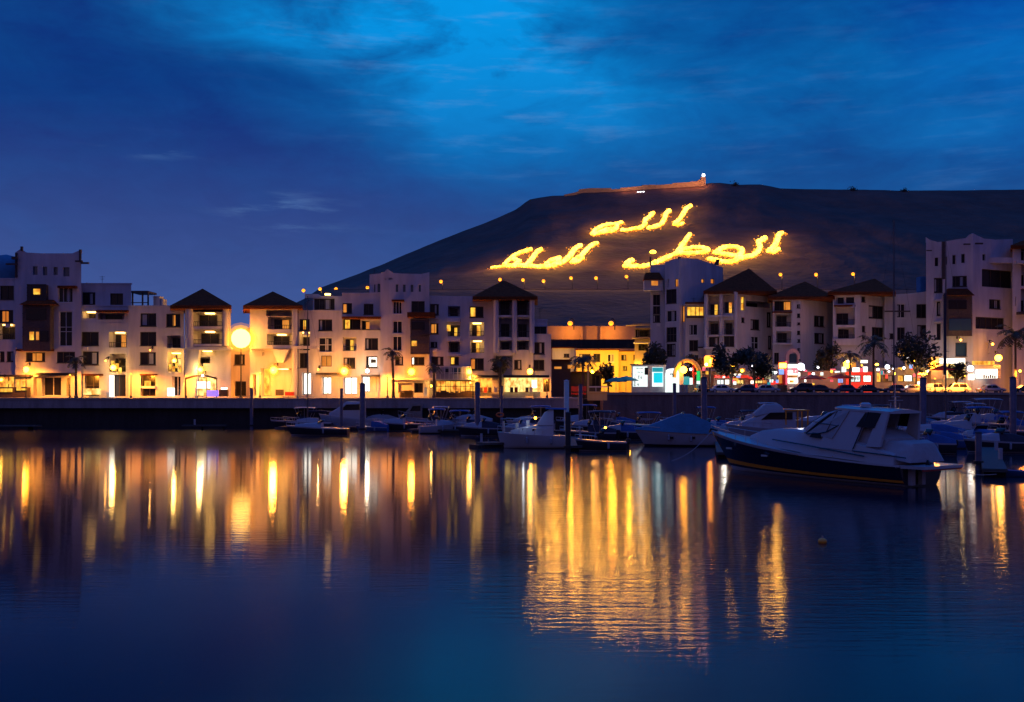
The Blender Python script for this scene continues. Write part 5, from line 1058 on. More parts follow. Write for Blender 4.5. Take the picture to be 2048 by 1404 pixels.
# ================================================================== boats: x forward, y to port, z up, origin at the stern on the waterline
def hull(root, L, B, fs, fb, mats, rake=.9, rows=None, name='hull', full=.46, ns=18, stern=.9, deck='gel'):
    """rows: (height fraction, width fraction, material index) from keel up"""
    rows = rows or [(-.25, .0, 0), (.02, .72, 0), (.12, .82, 1), (.2, .86, 2), (.6, .95, 2), (.86, .99, 2), (.94, 1.0, 3), (1, 1.0, 3)]
    rings = []; edge = []
    for i in range(ns + 1):
        s = (i / ns) ** .9; b = B / 2 * (stern + (1 - stern) * min(1, s * 3)) * (1 - max(0, (s - full) / (1 - full)) ** 2.3) + .01
        zs = fs + (fb - fs) * s ** 1.7; half = []
        for h, w_, _ in rows:
            z = zs * h if h > 0 else h * 1.6; flare = 1 - (1 - max(0, min(1, h))) * .55 * max(0, (s - .35) / .65)
            wv = (max(w_, .001)) * (flare if h < 1 else 1); x = s * L - rake * (1 - max(-.2, h)) * max(0, (s - .5) / .5) ** 2
            half.append((x, b * wv, z))
        ring = [(x, y, z) for x, y, z in half] + [(x, -y, z) for x, y, z in reversed(half[1:])]
        rings.append([Vector(p) for p in ring]); edge.append((half[-1], zs))
    mb = MB(); n = len(rows); rm = [r[2] for r in rows]
    mrow = [rm[k + 1] for k in range(n - 1)] + [None] + [rm[n - 1 - k] for k in range(n - 1)]
    mrow = [rm[min(k + 1, n - 1)] for k in range(n - 1)] + [3] + [rm[n - 1 - k] for k in range(n - 2)] + [rm[1]]
    o = len(mb.v); m = len(rings[0]); mb.v += [tuple(p) for r in rings for p in r]
    for i in range(ns):
        for k in range(m):
            if k == n - 1: continue
            k2 = (k + 1) % m; mb.f.append((o + i * m + k, o + i * m + k2, o + (i + 1) * m + k2, o + (i + 1) * m + k)); mb.m.append(mrow[k])
    mb.f.append(tuple(o + k for k in reversed(range(m)))); mb.m.append(2)
    h = mb.build(name, mats, root, True)
    mb = MB(); st_ = [((p[0], p[1] * .97, p[2] - .04), (p[0], 0, p[2] + .05 * B / 3), (p[0], -p[1] * .97, p[2] - .04)) for p, _ in edge]
    mb.loft(st_, closed=False); mb.build('deck', deck, root, True)
    def sheer(s):
        q = s * ns; i = min(int(q), ns - 1); return fs + (fb - fs) * ((i / ns) ** .9 * (1 - q + i) + ((i + 1) / ns) ** .9 * (q - i)) ** 1.7
    return edge
def cab(root, secs, m_, name, smooth=False):
    """lofted housing: (x, half width low, half width high, z low, z high)"""
    mb = MB(); mb.loft([[Vector((x, a, z0)), Vector((x, b, z1 - (z1 - z0) * .12)), Vector((x, b * .86, z1)), Vector((x, -b * .86, z1)), Vector((x, -b, z1 - (z1 - z0) * .12)), Vector((x, -a, z0))] for x, a, b, z0, z1 in secs])
    return mb.build(name, m_, root, smooth)
def rail(root, edge, s0, s1, h=.55, m_='metal_l', inset=.92, name='bow_rail'):
    n = len(edge) - 1; mb = MB(); E_ = [e[0] for e in edge][int(s0 * n):int(s1 * n) + 1]
    top = [(x, y * inset, z + h) for x, y, z in E_] + [(x, -y * inset, z + h) for x, y, z in reversed(E_)]
    mb.tube(top, .022, 5)
    for i in range(0, len(E_), 2):
        x, y, z = E_[i]
        for s in (1, -1): mb.tube([(x, s * y * inset, z), (x, s * y * inset, z + h)], .018, 5)
    return mb.build(name, m_, root)
def bimini(root, x0, x1, w, z, zd, m_, sag=.12, name='bimini'):
    mb = MB(); n = 5
    mb.loft([[Vector((x0 + (x1 - x0) * i / n, w * math.cos(math.pi * k / 6), z - sag * (2 * abs(i / n - .5)) ** 2 - .16 + .16 * math.sin(math.pi * k / 6))) for k in range(7)] for i in range(n + 1)], closed=False)
    c = mb.build(name, m_, root, True); sol = c.modifiers.new('thick', 'SOLIDIFY'); sol.thickness = .05
    mb = MB(); xc = (x0 + x1) / 2
    for x in (x0 + .1, xc, x1 - .1):
        q = lambda s_: [(xc + (x - xc) * .4, s_ * w * .98, zd), (x, s_ * w * .95, z - .2)]
        mb.tube(q(1) + [(x, 0, z - .03)] + q(-1)[::-1], .02, 5)
    mb.tube([(x0 + .1, 0, z - .03), (x1 - .1, 0, z - .03)], .02, 5)
    mb.build('bimini_frame', 'metal_l', root); return c
def outboard(root, x, y, z, m_='rubber', name='outboard_motor'):
    mb = MB(); mb.loft([[Vector((x - .18 * s - .1, y + .17 * s * c, z + dz_ + .0)) if False else Vector((x - .25 + .26 * s * math.cos(a), y + .17 * s * math.sin(a), z + dz_)) for a in [k * math.pi / 4 for k in range(8)]] for s, dz_ in ((.7, -.02), (1, .12), (1, .38), (.7, .52))]); mb.box(x - .34, y - .06, -.5, x - .14, y + .06, z)
    return mb.build(name, m_, root)
def fenders(root, edge, ss, side=1, m_='fender'):
    n = len(edge) - 1
    for s in ss:
        x, y, z = edge[int(s * n)][0]; mb = MB(); yy = side * (y + .12)
        mb.lathe((x, yy, z * .62), [(.03, -.34), (.11, -.26), (.11, .2), (.03, .3)], 8); mb.tube([(x, yy, z * .62 + .28), (x, side * y * .96, z + .02)], .012, 4); mb.build('fender', m_, root)
def ant(root, x, y, z, h, m_='frame_w', name='aerial'):
    mb = MB(); mb.tube([(x, y, z), (x - h * .06, y, z + h)], .022, 4); mb.build(name, m_, root)
def boat(label, cat, px, pyw, ang, group=None, name='motor_boat'):
    Y = CAM * F / (pyw - HY); root = thing(name, label, cat, (X(px, Y), Y, 0), group, R(ang)); local(root); return root
# ---- the navy hulled yacht
yr = thing('motor_yacht', 'largest boat in view, a navy motor yacht with white deck and orange waterline stripe', 'yacht', (24.65, 60.2, 0), None, math.atan2(.833, -.553)); local(yr)
NV = ['darkhull', 'orange_p', 'navy', 'gel']
ye = hull(yr, 17.6, 4.4, 1.30, 2.75, NV, rake=2.2, rows=[(-.3, 0, 0), (.0, .70, 2), (.10, .78, 3), (.17, .80, 2), (.29, .86, 1), (.36, .875, 2), (.60, .94, 2), (.90, .99, 2), (.915, 1.0, 3), (1, 1.0, 3)], full=.42, stern=.96, ns=26)
cab(yr, [(13.6, .25, .1, 2.1, 2.52), (12, .95, .7, 2.0, 2.95), (10, 1.45, 1.2, 1.85, 3.16), (8.4, 1.72, 1.5, 1.75, 3.18), (7.0, 1.85, 1.62, 1.6, 3.12)], 'gel', 'foredeck', True)
cab(yr, [(7.6, 1.8, 1.6, 1.6, 3.05), (5.2, 1.95, 1.82, 1.5, 2.95), (3.2, 2.02, 1.9, 1.4, 2.55), (.5, 2.05, 2.0, 1.2, 1.95)], 'gel', 'cockpit_coaming', True)
mb = MB()   # raked windscreen, covered
mb.loft([[Vector((x, w * math.cos(a) , z)) if False else Vector((x + bow_ * (1 - abs(2 * k / 8 - 1) ** 2), w * (1 - 2 * k / 8), z)) for k in range(9)] for x, w, z, bow_ in ((7.2, 1.72, 2.95, 1.6), (6.3, 1.62, 3.65, 1.5), (5.4, 1.5, 4.25, 1.2), (4.9, 1.45, 4.45, .9))], closed=False)
ws = mb.build('windscreen', 'canvas', yr, True); ws.modifiers.new('thick', 'SOLIDIFY').thickness = .04
mb = MB()
for k in (0, 2, 4, 6, 8):
    mb.tube([Vector((x + bow_ * (1 - abs(2 * k / 8 - 1) ** 2) + .03, w * (1 - 2 * k / 8), z + .03)) for x, w, z, bow_ in ((7.2, 1.72, 2.95, 1.6), (6.3, 1.62, 3.65, 1.5), (5.4, 1.5, 4.25, 1.2))], .035, 5)
mb.tube([Vector((7.22 + 1.6 * (1 - abs(2 * k / 8 - 1) ** 2), 1.74 * (1 - 2 * k / 8), 2.98)) for k in range(9)], .04, 5)
mb.tube([Vector((6.32 + 1.5 * (1 - abs(2 * k / 8 - 1) ** 2), 1.64 * (1 - 2 * k / 8), 3.68)) for k in range(9)], .03, 5); mb.build('windscreen_seams', 'navy', ws)
for s in (1, -1):
    mb = MB(); mb.tube([(7.2, s * 1.78, 2.92), (6.1, s * 1.86, 2.98), (5.5, s * 1.9, 3.1), (4.6, s * 1.82, 3.55)], .035, 5); mb.tube([(6.3, s * 1.66, 3.62), (5.6, s * 1.74, 3.6), (4.7, s * 1.8, 3.5)], .03, 5); mb.tube([(4.95, s * 1.5, 4.44), (5.5, s * 1.9, 3.1)], .028, 5); mb.build('canvas_seam', 'navy', ws)
    mb = MB(); mb.tube([(3.4, s * 2.0, 2.1), (2.5, s * 1.66, 4.44)], .035, 5); mb.tube([(3.4, s * 2.04, 2.0), (1.4, s * 2.06, 1.9), (-.3, s * 1.95, 1.75)], .04, 5); mb.build('canvas_seam', 'navy', ws)
for s in (1, -1):   # arch legs: broad forward leg, slim aft leg
    mb = MB(); y0, y1 = s * 1.98, s * 1.62
    mb.hexa(((6.2, y0, 2.1), (3.5, y0, 2.0), (3.5, y0 - s * .2, 2.0), (6.2, y0 - s * .2, 2.1), (4.5, y1, 4.5), (2.5, y1, 4.5), (2.5, y1 - s * .18, 4.5), (4.5, y1 - s * .18, 4.5))); mb.build('arch_leg', 'gel', yr)
    mb = MB(); mb.hexa(((2.5, s * 1.95, 2.3), (1.5, s * 1.95, 2.3), (1.5, s * 1.75, 2.3), (2.5, s * 1.75, 2.3), (1.75, s * 1.62, 4.44), (1.1, s * 1.62, 4.44), (1.1, s * 1.45, 4.44), (1.75, s * 1.45, 4.44))); mb.build('arch_leg', 'gel', yr)
    mb = MB(); mb.hexa(((7.25, s * 1.74, 2.88), (5.0, s * 1.95, 2.7), (5.0, s * 1.91, 2.7), (7.25, s * 1.70, 2.88), (4.95, s * 1.47, 4.45), (3.9, s * 1.69, 4.45), (3.9, s * 1.65, 4.45), (4.95, s * 1.43, 4.45))); mb.build('side_canvas', 'canvas', yr)
    mb = MB(); mb.hexa(((3.3, s * 1.86, 3.5), (2.0, s * 1.84, 3.45), (2.0, s * 1.81, 3.45), (3.3, s * 1.83, 3.5), (2.75, s * 1.66, 4.36), (1.6, s * 1.64, 4.34), (1.6, s * 1.61, 4.34), (2.75, s * 1.63, 4.36))); mb.build('side_curtain', 'glass', yr)
    mb = MB(); mb.tube([(10.2, s * 1.62, 2.42), (7.2, s * 1.98, 2.2), (2.5, s * 2.12, 1.72)], .045, 5); mb.build('rub_rail', 'navy', yr)
    mb = MB(); mb.hexa(((6.9, s * 1.83, 2.72), (5.9, s * 1.92, 2.66), (5.9, s * 1.89, 2.66), (6.9, s * 1.8, 2.72), (6.7, s * 1.76, 3.02), (6.0, s * 1.84, 2.98), (6.0, s * 1.81, 2.98), (6.7, s * 1.73, 3.02))); mb.build('side_window', 'glass', yr)
    for x in (10.6, 14.6):
        mb = MB(); e = ye[int(x / 17.6 * 26)][0]; zz = e[2] * .68; mb.box(x - .28, s * (e[1] * .955) - .05, zz - .06, x + .28, s * (e[1] * .955) + .05, zz + .06); mb.build('porthole', 'metal_l', yr)
mb = MB(); mb.loft([[Vector((x, w * (1 - 2 * k / 6), z + .12 * (1 - abs(2 * k / 6 - 1) ** 2) + dz_)) for k in range(7)] + [Vector((x, -w * (1 - 2 * k / 6), z + dz_ - .12)) for k in range(7)] for x, w, z, dz_ in ((5.4, 1.2, 4.66, 0), (4.4, 1.62, 4.62, 0), (2.6, 1.7, 4.53, 0), (1.5, 1.64, 4.48, 0), (1.05, 1.5, 4.44, 0))]); ht = mb.build('hardtop', 'gel', yr, True)
mb = MB(); mb.lathe((3.6, .5, 4.72), [(.34, 0), (.34, .16), (.2, .26)], 12); mb.build('radar', 'gel', yr); ant(yr, 2.6, -1.0, 4.6, 2.2); ant(yr, 1.5, .9, 4.5, .5); ant(yr, 1.3, .3, 4.5, .45, 'metal_l')
mb = MB(); mb.tube([(2.2, -.6, 4.5), (2.2, -.6, 5.35)], .03, 5); mb.box(2.17, -1.3, 5.1, 2.23, .1, 5.14); mb.box(2.17, -1.0, 5.32, 2.23, -.2, 5.36); mb.build('aerial_bracket', 'metal_l', yr)
cab(yr, [(4.4, 1.3, 1.1, 2.3, 3.6), (3.4, 1.6, 1.4, 2.0, 3.5), (2.2, 1.72, 1.5, 1.85, 3.25), (1.4, 1.75, 1.5, 1.8, 2.8)], 'canvas', 'seat_cover', True)
cab(yr, [(1.5, 1.78, 1.4, 1.75, 2.66), (.5, 1.85, 1.5, 1.6, 2.72), (-.15, 1.8, 1.2, 1.5, 2.55), (-.4, 1.7, 1.0, 1.45, 2.0)], 'canvas', 'cockpit_cover', True)
mb = MB(); mb.hexa(((0.3, 2.1, 1.12), (-1.5, 1.9, 1.12), (-1.5, -1.9, 1.12), (.3, -2.1, 1.12), (.3, 2.12, 1.3), (-1.5, 1.92, 1.3), (-1.5, -1.92, 1.3), (.3, -2.12, 1.3))); mb.build('swim_platform', 'gel', yr)
mb = MB(); mb.box(-1.45, -1.85, 1.02, -1.3, 1.85, 1.112); mb.build('platform_edge', 'red_p', yr)
for y in (1.2, .2): mb = MB(); mb.box(-.3, y - .17, .1, -.02, y + .17, 1.1); mb.build('stern_drive', 'gel2', yr)
rail(yr, ye, .62, 1, .42); fenders(yr, ye, (.3, .52), -1)
mb = MB(); mb.tube([(17.0, 0, 2.75), (17.6, 0, 2.86), (17.75, 0, 2.6)], .09, 6); mb.build('anchor', 'metal_d', yr)
mb = MB(); mb.hexa(((-.6, .5, 1.3), (-.9, .5, 1.3), (-.9, .3, 1.3), (-.6, .3, 1.3), (-.65, .45, 1.6), (-.72, .45, 1.6), (-.72, .35, 1.6), (-.65, .35, 1.6))); mb.build('cleat', 'metal_d', yr)
# ---- white cruiser in front of the pale pile
WH = ['darkhull', 'navy', 'gel2', 'gel']
r = boat('white cruiser lying side on beside the pale turquoise pile, with lit things on deck', 'boat', 1139, 896, 178)
e = hull(r, 7.2, 2.7, 1.25, 1.6, ['darkhull', 'gel', 'gel', 'gel'], rake=.35, full=.55)
cab(r, [(5.9, .4, .3, 1.4, 1.75), (4.6, .95, .8, 1.35, 2.1), (3.0, 1.1, .95, 1.3, 2.35), (1.6, 1.1, 1.0, 1.25, 2.35)], 'gel', 'cabin', True)
cab(r, [(3.2, 1.0, .85, 2.3, 2.5), (2.5, 1.0, .7, 2.3, 3.55), (1.9, 1.0, .75, 2.3, 3.9), (1.6, 1.0, .78, 2.3, 3.95)], 'gel', 'arch_mast', True)
cab(r, [(2.4, .9, .8, 3.9, 4.02), (.3, .95, .85, 3.85, 4.0)], 'canvas_b', 'bimini'); mb = MB()
for s in (1, -1): mb.tube([(.4, s * .85, 1.3), (.4, s * .85, 3.9)], .03, 5)
mb.build('bimini_frame', 'metal_l', r); rail(r, e, .35, 1, .6)
for x, y in ((4.4, .75), (3.4, .9), (3.4, -.9)): mb = MB(); mb.box(x - .35, y * 1.05 - .03, 1.62, x + .3, y * 1.05 + .03, 1.95); mb.build('cabin_window', 'glass', r)
mb = MB(); mb.box(4.0, -.3, 2.2, 4.3, .3, 2.75); mb.box(5.1, -.2, 1.9, 5.4, .4, 2.5); mb.build('deck_gear', 'gel', r); mb = MB(); mb.ball((3.4, .2, 3.0), .12); mb.build('deck_lamp', 'lamp_y', r); light((4.6, 0.9, 3.0), 60, (.7, .85, 1), .1, r)
mb = MB(); mb.tube([(6.9, 0, 2.9), (2.4, 0, 3.1)], .03, 5); mb.build('boom', 'metal_l', r); fenders(r, e, (.25, .6), 1); mb = MB(); mb.tube([(6.6, .2, 1.6), (6.6, .2, 2.7)], .11, 8); mb.build('rolled_fender', 'gel', r)
# ---- blue canopy boat
r = boat('cruiser under a broad blue canvas cover left of the navy yacht', 'boat', 1430, 892, 176)
e = hull(r, 8.3, 2.9, 1.3, 1.75, ['darkhull', 'darkhull', 'gel2', 'gel'], rake=1.1, full=.5); 
cab(r, [(8.3, .2, .1, 1.7, 1.78), (6.6, 1.2, .7, 1.62, 2.2), (5.2, 1.5, .95, 1.5, 2.75), (3.6, 1.62, .8, 1.42, 3.35), (2.4, 1.6, .8, 1.36, 3.3), (.2, 1.5, 1.0, 1.3, 2.3)], 'canvas_t', 'canvas_cover', True); rail(r, e, .7, 1, .4); fenders(r, e, (.3, .6), 1); outboard(r, -.05, .3, .9)
for x in (2.2, 4.4): mb = MB(); mb.box(x, 1.36, .8, x + .5, 1.46, 1.02); mb.build('porthole', 'glass', r)
# ---- generic boats
def runabout(label, px, pyw, ang, L=6, cover=None, hm=WH, canopy=None, cabin=True, fs=.85, fb=1.25, B=2.2, motor=True, group=None, lamp=None, tall=1.0, glassw=True, deck='gel'):
    r = boat(label, 'boat', px, pyw, ang, group); k = L / 6
    e = hull(r, L, B, fs, fb, hm, rake=.5 * k, deck=deck)
    if cabin: cab(r, [(L * .86, B * .12, B * .08, fs + .2, fb + .1), (L * .7, B * .3, B * .24, fs + .1, fb + .38 * tall), (L * .5, B * .38, B * .3, fs, fb + .5 * tall), (L * .42, B * .38, B * .3, fs, fb + .5 * tall)], 'gel' if hm[3] == 'gel' else 'gel2', 'cabin', True)
    if glassw:
        mb = MB(); z0, z1 = fb + .42 * tall, fb + .95 * tall
        mb.loft([[Vector((x + .35 * (1 - abs(2 * q / 6 - 1) ** 2), w * (1 - 2 * q / 6), z)) for q in range(7)] for x, w, z in ((L * .46, B * .36, z0), (L * .4, B * .33, z1))], closed=False); w = mb.build('windscreen', 'glass', r, True); w.modifiers.new('thick', 'SOLIDIFY').thickness = .03
        mb = MB(); mb.tube([Vector((L * .4 + .35 * (1 - abs(2 * q / 6 - 1) ** 2), B * .33 * (1 - 2 * q / 6), z1)) for q in range(7)], .03, 5); mb.build('windscreen_frame', 'metal_l', w)
    if cover: cab(r, [(L * .5, B * .4, B * .3, fs, fb + .55), (L * .3, B * .44, B * .34, fs - .02, fb + .5), (0, B * .46, B * .36, fs - .05, fs + .35)], cover, 'canvas_cover', True)
    if canopy: bimini(r, L * .08, L * .5, B * .42, fb + 1.55 * tall, fs, canopy)
    if motor: outboard(r, -.02, 0, fs * .75)
    rail(r, e, .6, 1, .4); fenders(r, e, (.35,), 1); fenders(r, e, (.55,), -1)
    if lamp: mb = MB(); mb.ball((L * .4, 0, fb + 1.0), .11); mb.build('deck_lamp', lamp, r)
    return r
DK = ['darkhull', 'gel2', 'darkhull', 'gel2']; GY = ['darkhull', 'darkhull', 'gel2', 'gel2']
runabout('low dark sided motorboat nearest the left promenade, grey deck', 697, 871, 179, 8, None, DK, None, True, .95, 1.3, 2.6, False, tall=.7, deck='gel2')
runabout('small white tender with a yellow deck lamp between the cruiser and the blue canopy boat', 1251, 902, 182, 4.8, None, DK, None, False, .9, 1.2, 2.2, True, lamp='lamp_y')
runabout('dark launch under a grey canvas canopy in front of the dark quay wall', 640, 857, 180, 7.5, 'canvas_d', DK, 'canvas', False, 1, 1.3, 2.6, False, tall=1.3, deck='gel2')
runabout('small boat with a blue cover beside the low dark motorboat', 776, 863, 176, 4.6, 'canvas_b', ['darkhull', 'gel', 'canvas_b', 'gel'], None, False, .6, .9, 1.8, False, glassw=False)
runabout('grey blue cruiser with a sloping foredeck left of the dark canopy boats', 838, 867, 14, 5.6, None, GY, None, True, 1.0, 1.35, 2.4, False, deck='gel2')
runabout('dark cruiser moored bow left behind the blue covered boat', 850, 862, 172, 7.2, None, DK, None, True, 1.0, 1.35, 2.5, False, deck='gel2')
runabout('dark boat under a flat blue canopy left of the thick mooring pile', 948, 866, 178, 6.6, None, DK, 'canvas_b', False, 1.0, 1.3, 2.4, tall=1.2, deck='gel2')
runabout('dark boat with a white edged canopy right of the cabin boat', 905, 858, 180, 6, 'canvas_d', DK, 'canvas', False, 1.0, 1.3, 2.3, tall=1.4, deck='gel2')
runabout('dark blue covered boat just left of the white cruiser', 1012, 872, 184, 6.2, 'canvas_d', DK, None, True, 1.0, 1.35, 2.4, deck='gel2')
runabout('dark boat with orange life buoy colour behind the pale pile', 1240, 870, 178, 7, 'canvas_d', DK, 'canvas_d', True, 1.1, 1.5, 2.6, tall=1.1, deck='gel2')
runabout('low blue boat with a long flat blue canopy behind the blue canopy cruiser', 1330, 864, 180, 8, None, DK, 'canvas_b', False, 1.0, 1.3, 2.6, tall=1.0, deck='gel2')
runabout('grey sport boat with mauve canvas right of the hoarding', 1262, 846, 176, 8.5, 'canvas', GY, None, True, 1.2, 1.7, 2.8, False, tall=1.4, deck='gel2')
runabout('white sided boat with a blue stripe right of the tall lantern pile', 1480, 870, 181, 6.5, 'canvas_b', ['darkhull', 'gel', 'canvas_b', 'gel'], None, True, 1.1, 1.4, 2.4, False)
runabout('covered boat with a blue dome cover right of the navy yacht', 1925, 884, 178, 7.5, 'canvas_b', WH, None, True, 1.1, 1.5, 2.6, False, glassw=False)
runabout('small white boat just behind the navy yacht stern', 1926, 897, 180, 5, 'canvas_b', ['darkhull', 'gel2', 'canvas_b', 'gel2'], None, False, .9, 1.15, 2.2, False, glassw=False)
runabout('boat under an upper blue bimini at the far right below the parked cars', 2010, 866, 176, 8.5, None, DK, 'canvas', True, 1.3, 1.8, 2.8, False, tall=1.9, deck='gel2')
runabout('boat with a sloping blue bimini behind the white pile on the right', 1996, 880, 172, 7.5, None, DK, 'canvas_b', True, 1.2, 1.6, 2.6, True, tall=1.5, deck='gel2')
runabout('dark boat with a small blue awning near the right edge', 2052, 880, 178, 6.4, None, DK, 'canvas_b', False, 1.1, 1.4, 2.4, True, tall=1.3, deck='gel2')
runabout('dark moored boat at the right edge beyond the pale capped pile', 2056, 905, 180, 6.0, 'canvas_d', DK, None, True, 1.0, 1.3, 2.3, True, deck='gel2')
runabout('dim boat with a low cabin behind the navy yacht foredeck', 1700, 862, 180, 8.5, 'canvas_d', GY, None, True, 1.2, 1.6, 2.7, False, tall=1.2, deck='gel2')
runabout('dim boat with a pale deck between the cabin cruiser and the hardtop', 1790, 858, 178, 7.5, 'canvas', GY, 'canvas_d', True, 1.2, 1.5, 2.6, True, tall=1.4, deck='gel2')
# the dense second and third lines of moored craft
runabout('grey launch with a pale canopy at the left end of the moorings', 610, 853, 180, 6.4, None, GY, 'canvas', False, 1, 1.3, 2.4, False, tall=1.2, deck='gel2')
runabout('small grey dinghy like launch tucked behind the slim mooring pile', 700, 858, 176, 4.6, 'canvas_d', GY, None, False, .8, 1.0, 1.9, True, deck='gel2')
runabout('pale cuddy boat right of the thick pile below the white buttress', 800, 855, 182, 6, 'canvas', GY, None, True, 1.1, 1.5, 2.4, False, tall=1.2)
runabout('dark open boat with red cushions below the orange globe lamp', 822, 861, 178, 5.4, 'umb_red', DK, None, False, .8, 1.05, 2.1, True, glassw=False, deck='gel2')
runabout('pale sport boat with a blue bimini below the glazed terrace', 925, 852, 180, 6.5, None, GY, 'canvas_b', True, 1.1, 1.5, 2.5, False, tall=1.5)
runabout('dark cruiser with a mauve cover in the second line left of the cruiser', 985, 856, 177, 6.6, 'canvas', DK, None, True, 1.1, 1.5, 2.5, False, tall=1.3, deck='gel2')
runabout('grey blue cruiser in the shade behind the white cruiser', 1110, 862, 176, 7, 'canvas_d', GY, 'canvas_b', True, 1.1, 1.5, 2.5, False, tall=1.4, deck='gel2')
runabout('dark boat with a blue awning behind the pale turquoise pile', 1200, 858, 182, 6.6, None, DK, 'canvas_b', True, 1.1, 1.4, 2.5, True, tall=1.5, deck='gel2')
runabout('grey motorboat moored below the white kiosk', 1320, 850, 180, 7, 'canvas', GY, None, True, 1.1, 1.5, 2.6, False, tall=1.5)
runabout('blue hulled boat with a bright blue box cover beyond the hoarding', 1270, 858, 179, 5.6, 'canvas_b', DK, None, False, 1.0, 1.3, 2.2, True, tall=1.2)
runabout('dim white launch between the blue canopy boat and the lantern pile', 1402, 858, 178, 6.2, 'canvas_b', GY, None, True, 1.1, 1.4, 2.4, False, tall=1.2)
runabout('dark launch with a pale bimini below the red fascia shops', 1560, 856, 182, 7, None, GY, 'canvas', True, 1.1, 1.5, 2.5, False, tall=1.6, deck='gel2')
runabout('dim boat with a blue cover behind the yacht windscreen', 1740, 868, 178, 7.5, 'canvas_b', GY, 'canvas_b', True, 1.2, 1.6, 2.6, False, tall=1.5, deck='gel2')
runabout('grey boat with a teal cover right of the tallest mast', 1870, 862, 176, 7, 'canvas_t', GY, None, True, 1.2, 1.6, 2.6, False, tall=1.3, deck='gel2')
runabout('dark boat with a grey canopy in the last line before the right quay', 1950, 852, 180, 8, 'canvas', DK, 'canvas', True, 1.2, 1.6, 2.7, False, tall=1.6, deck='gel2')
runabout('blue covered boat second from the right edge below the off roader', 2030, 857, 183, 7.6, 'canvas_b', GY, None, True, 1.2, 1.6, 2.6, False, tall=1.4, deck='gel2')
runabout('small grey boat bow out beside the pale capped pile', 2000, 897, 110, 5.4, 'canvas_b', GY, None, True, 1.0, 1.3, 2.2, True, deck='gel2')
for k_, (lab, px, py, ang, L_, cv, cn, hm_, tl) in enumerate((
    ('low dark open boat in the shade left of the blue covered boat', 972, 866, 176, 5.2, 'canvas_d', None, DK, 1), ('dark boat with a navy bimini below the yellow restaurant windows', 898, 864, 184, 5.8, None, 'canvas_b', DK, 1.3),
    ('grey tender between the white cruiser and the pontoon stub', 1076, 874, 178, 4.6, 'canvas', None, GY, .9), ('dark cruiser with a high windscreen behind the white tender', 1232, 882, 177, 6.4, 'canvas_d', 'canvas_d', DK, 1.4),
    ('dim blue covered boat left of the blue canopy cruiser', 1288, 880, 181, 5.6, 'canvas_b', None, DK, 1), ('dim grey boat with an upright windscreen right of the blue canopy cruiser', 1462, 882, 179, 5.8, 'canvas', None, GY, 1.3),
    ('dark launch with a pale cover behind the navy yacht bow', 1530, 872, 178, 6.4, 'canvas', 'canvas_d', DK, 1.3), ('low blue covered boat under the lantern pile', 1436, 860, 182, 6.2, 'canvas_b', 'canvas_b', GY, 1.4),
    ('dark fishing boat with a small wheelhouse below the yellow house', 1160, 854, 180, 6.4, 'canvas_d', 'canvas', DK, 1.5), ('small dark boat by the pale capped pile', 1905, 908, 176, 4.8, 'canvas_b', None, DK, 1),
    ('dark boat with grey bimini at the far right behind the pile', 1975, 858, 178, 6.8, 'canvas_b', 'canvas', DK, 1.7), ('dim covered boat at the far right edge second line', 2066, 866, 180, 6.6, 'canvas_b', None, GY, 1.2))):
    runabout(lab, px, py, ang, L_, cv, hm_, cn, k_ % 2 == 0, 1.0, 1.3, 2.3, k_ % 3 == 0, tall=tl, deck='gel2')
# white motor yachts behind
def cruiser(label, px, pyw, ang, L=9, tall=1.0, fly=True, hm=WH, tint=None, cw='glass'):
    r = boat(label, 'boat', px, pyw, ang); B = L * .33; fs, fb = 1.2 * tall, 1.8 * tall
    e = hull(r, L, B, fs, fb, hm, rake=.09 * L)
    cab(r, [(L * .82, B * .15, B * .1, fb - .3, fb + .15), (L * .66, B * .38, B * .28, fs, fb + .7 * tall), (L * .5, B * .44, B * .36, fs, fb + 1.5 * tall), (L * .2, B * .44, B * .38, fs, fb + 1.5 * tall)], tint or 'gel', 'cabin')
    for s in (1, -1): mb = MB(); mb.hexa(((L * .6, s * B * .38, fb + .45 * tall), (L * .24, s * B * .435, fb + .5 * tall), (L * .24, s * B * .40, fb + .5 * tall), (L * .6, s * B * .34, fb + .45 * tall), (L * .5, s * B * .40, fb + 1.15 * tall), (L * .24, s * B * .425, fb + 1.2 * tall), (L * .24, s * B * .39, fb + 1.2 * tall), (L * .5, s * B * .36, fb + 1.15 * tall))); mb.build('cabin_window', cw, r)
    if fly: cab(r, [(L * .52, B * .3, B * .22, fb + 1.45 * tall, fb + 1.7 * tall), (L * .42, B * .36, B * .3, fb + 1.45 * tall, fb + 2.1 * tall), (L * .1, B * .38, B * .34, fb + 1.45 * tall, fb + 2.0 * tall)], 'gel', 'flybridge'); ant(r, L * .2, .4, fb + 2 * tall, 1.6)
    rail(r, e, .45, 1, .6); fenders(r, e, (.3, .55), 1); return r
cruiser('large white motor yacht moored below the shop windows, seen before the coping', 752, 858, 178, 8.6, 1.25, False, WH)
cruiser('white motor yacht with a flybridge behind the thick dark pile', 1040, 850, 178, 6.6, 1.2, True)
cruiser('old white cabin boat with two dark windows under the left quay', 856, 856, 180, 4.6, 1.15, False, GY, 'rough', 'glass')
r = cruiser('cabin cruiser with a rounded blue canopy and rosy cockpit behind the navy yacht bow', 1620, 884, 178, 9.4, 1.12, False, GY, 'gel2'); cab(r, [(6.3, .9, .6, 2.9, 3.2), (5.0, 1.15, .9, 3.2, 4.25), (3.6, 1.2, .95, 3.3, 4.25), (3.2, 1.2, .95, 3.3, 3.9)], 'canvas', 'flybridge_cover', True)
mb = MB()
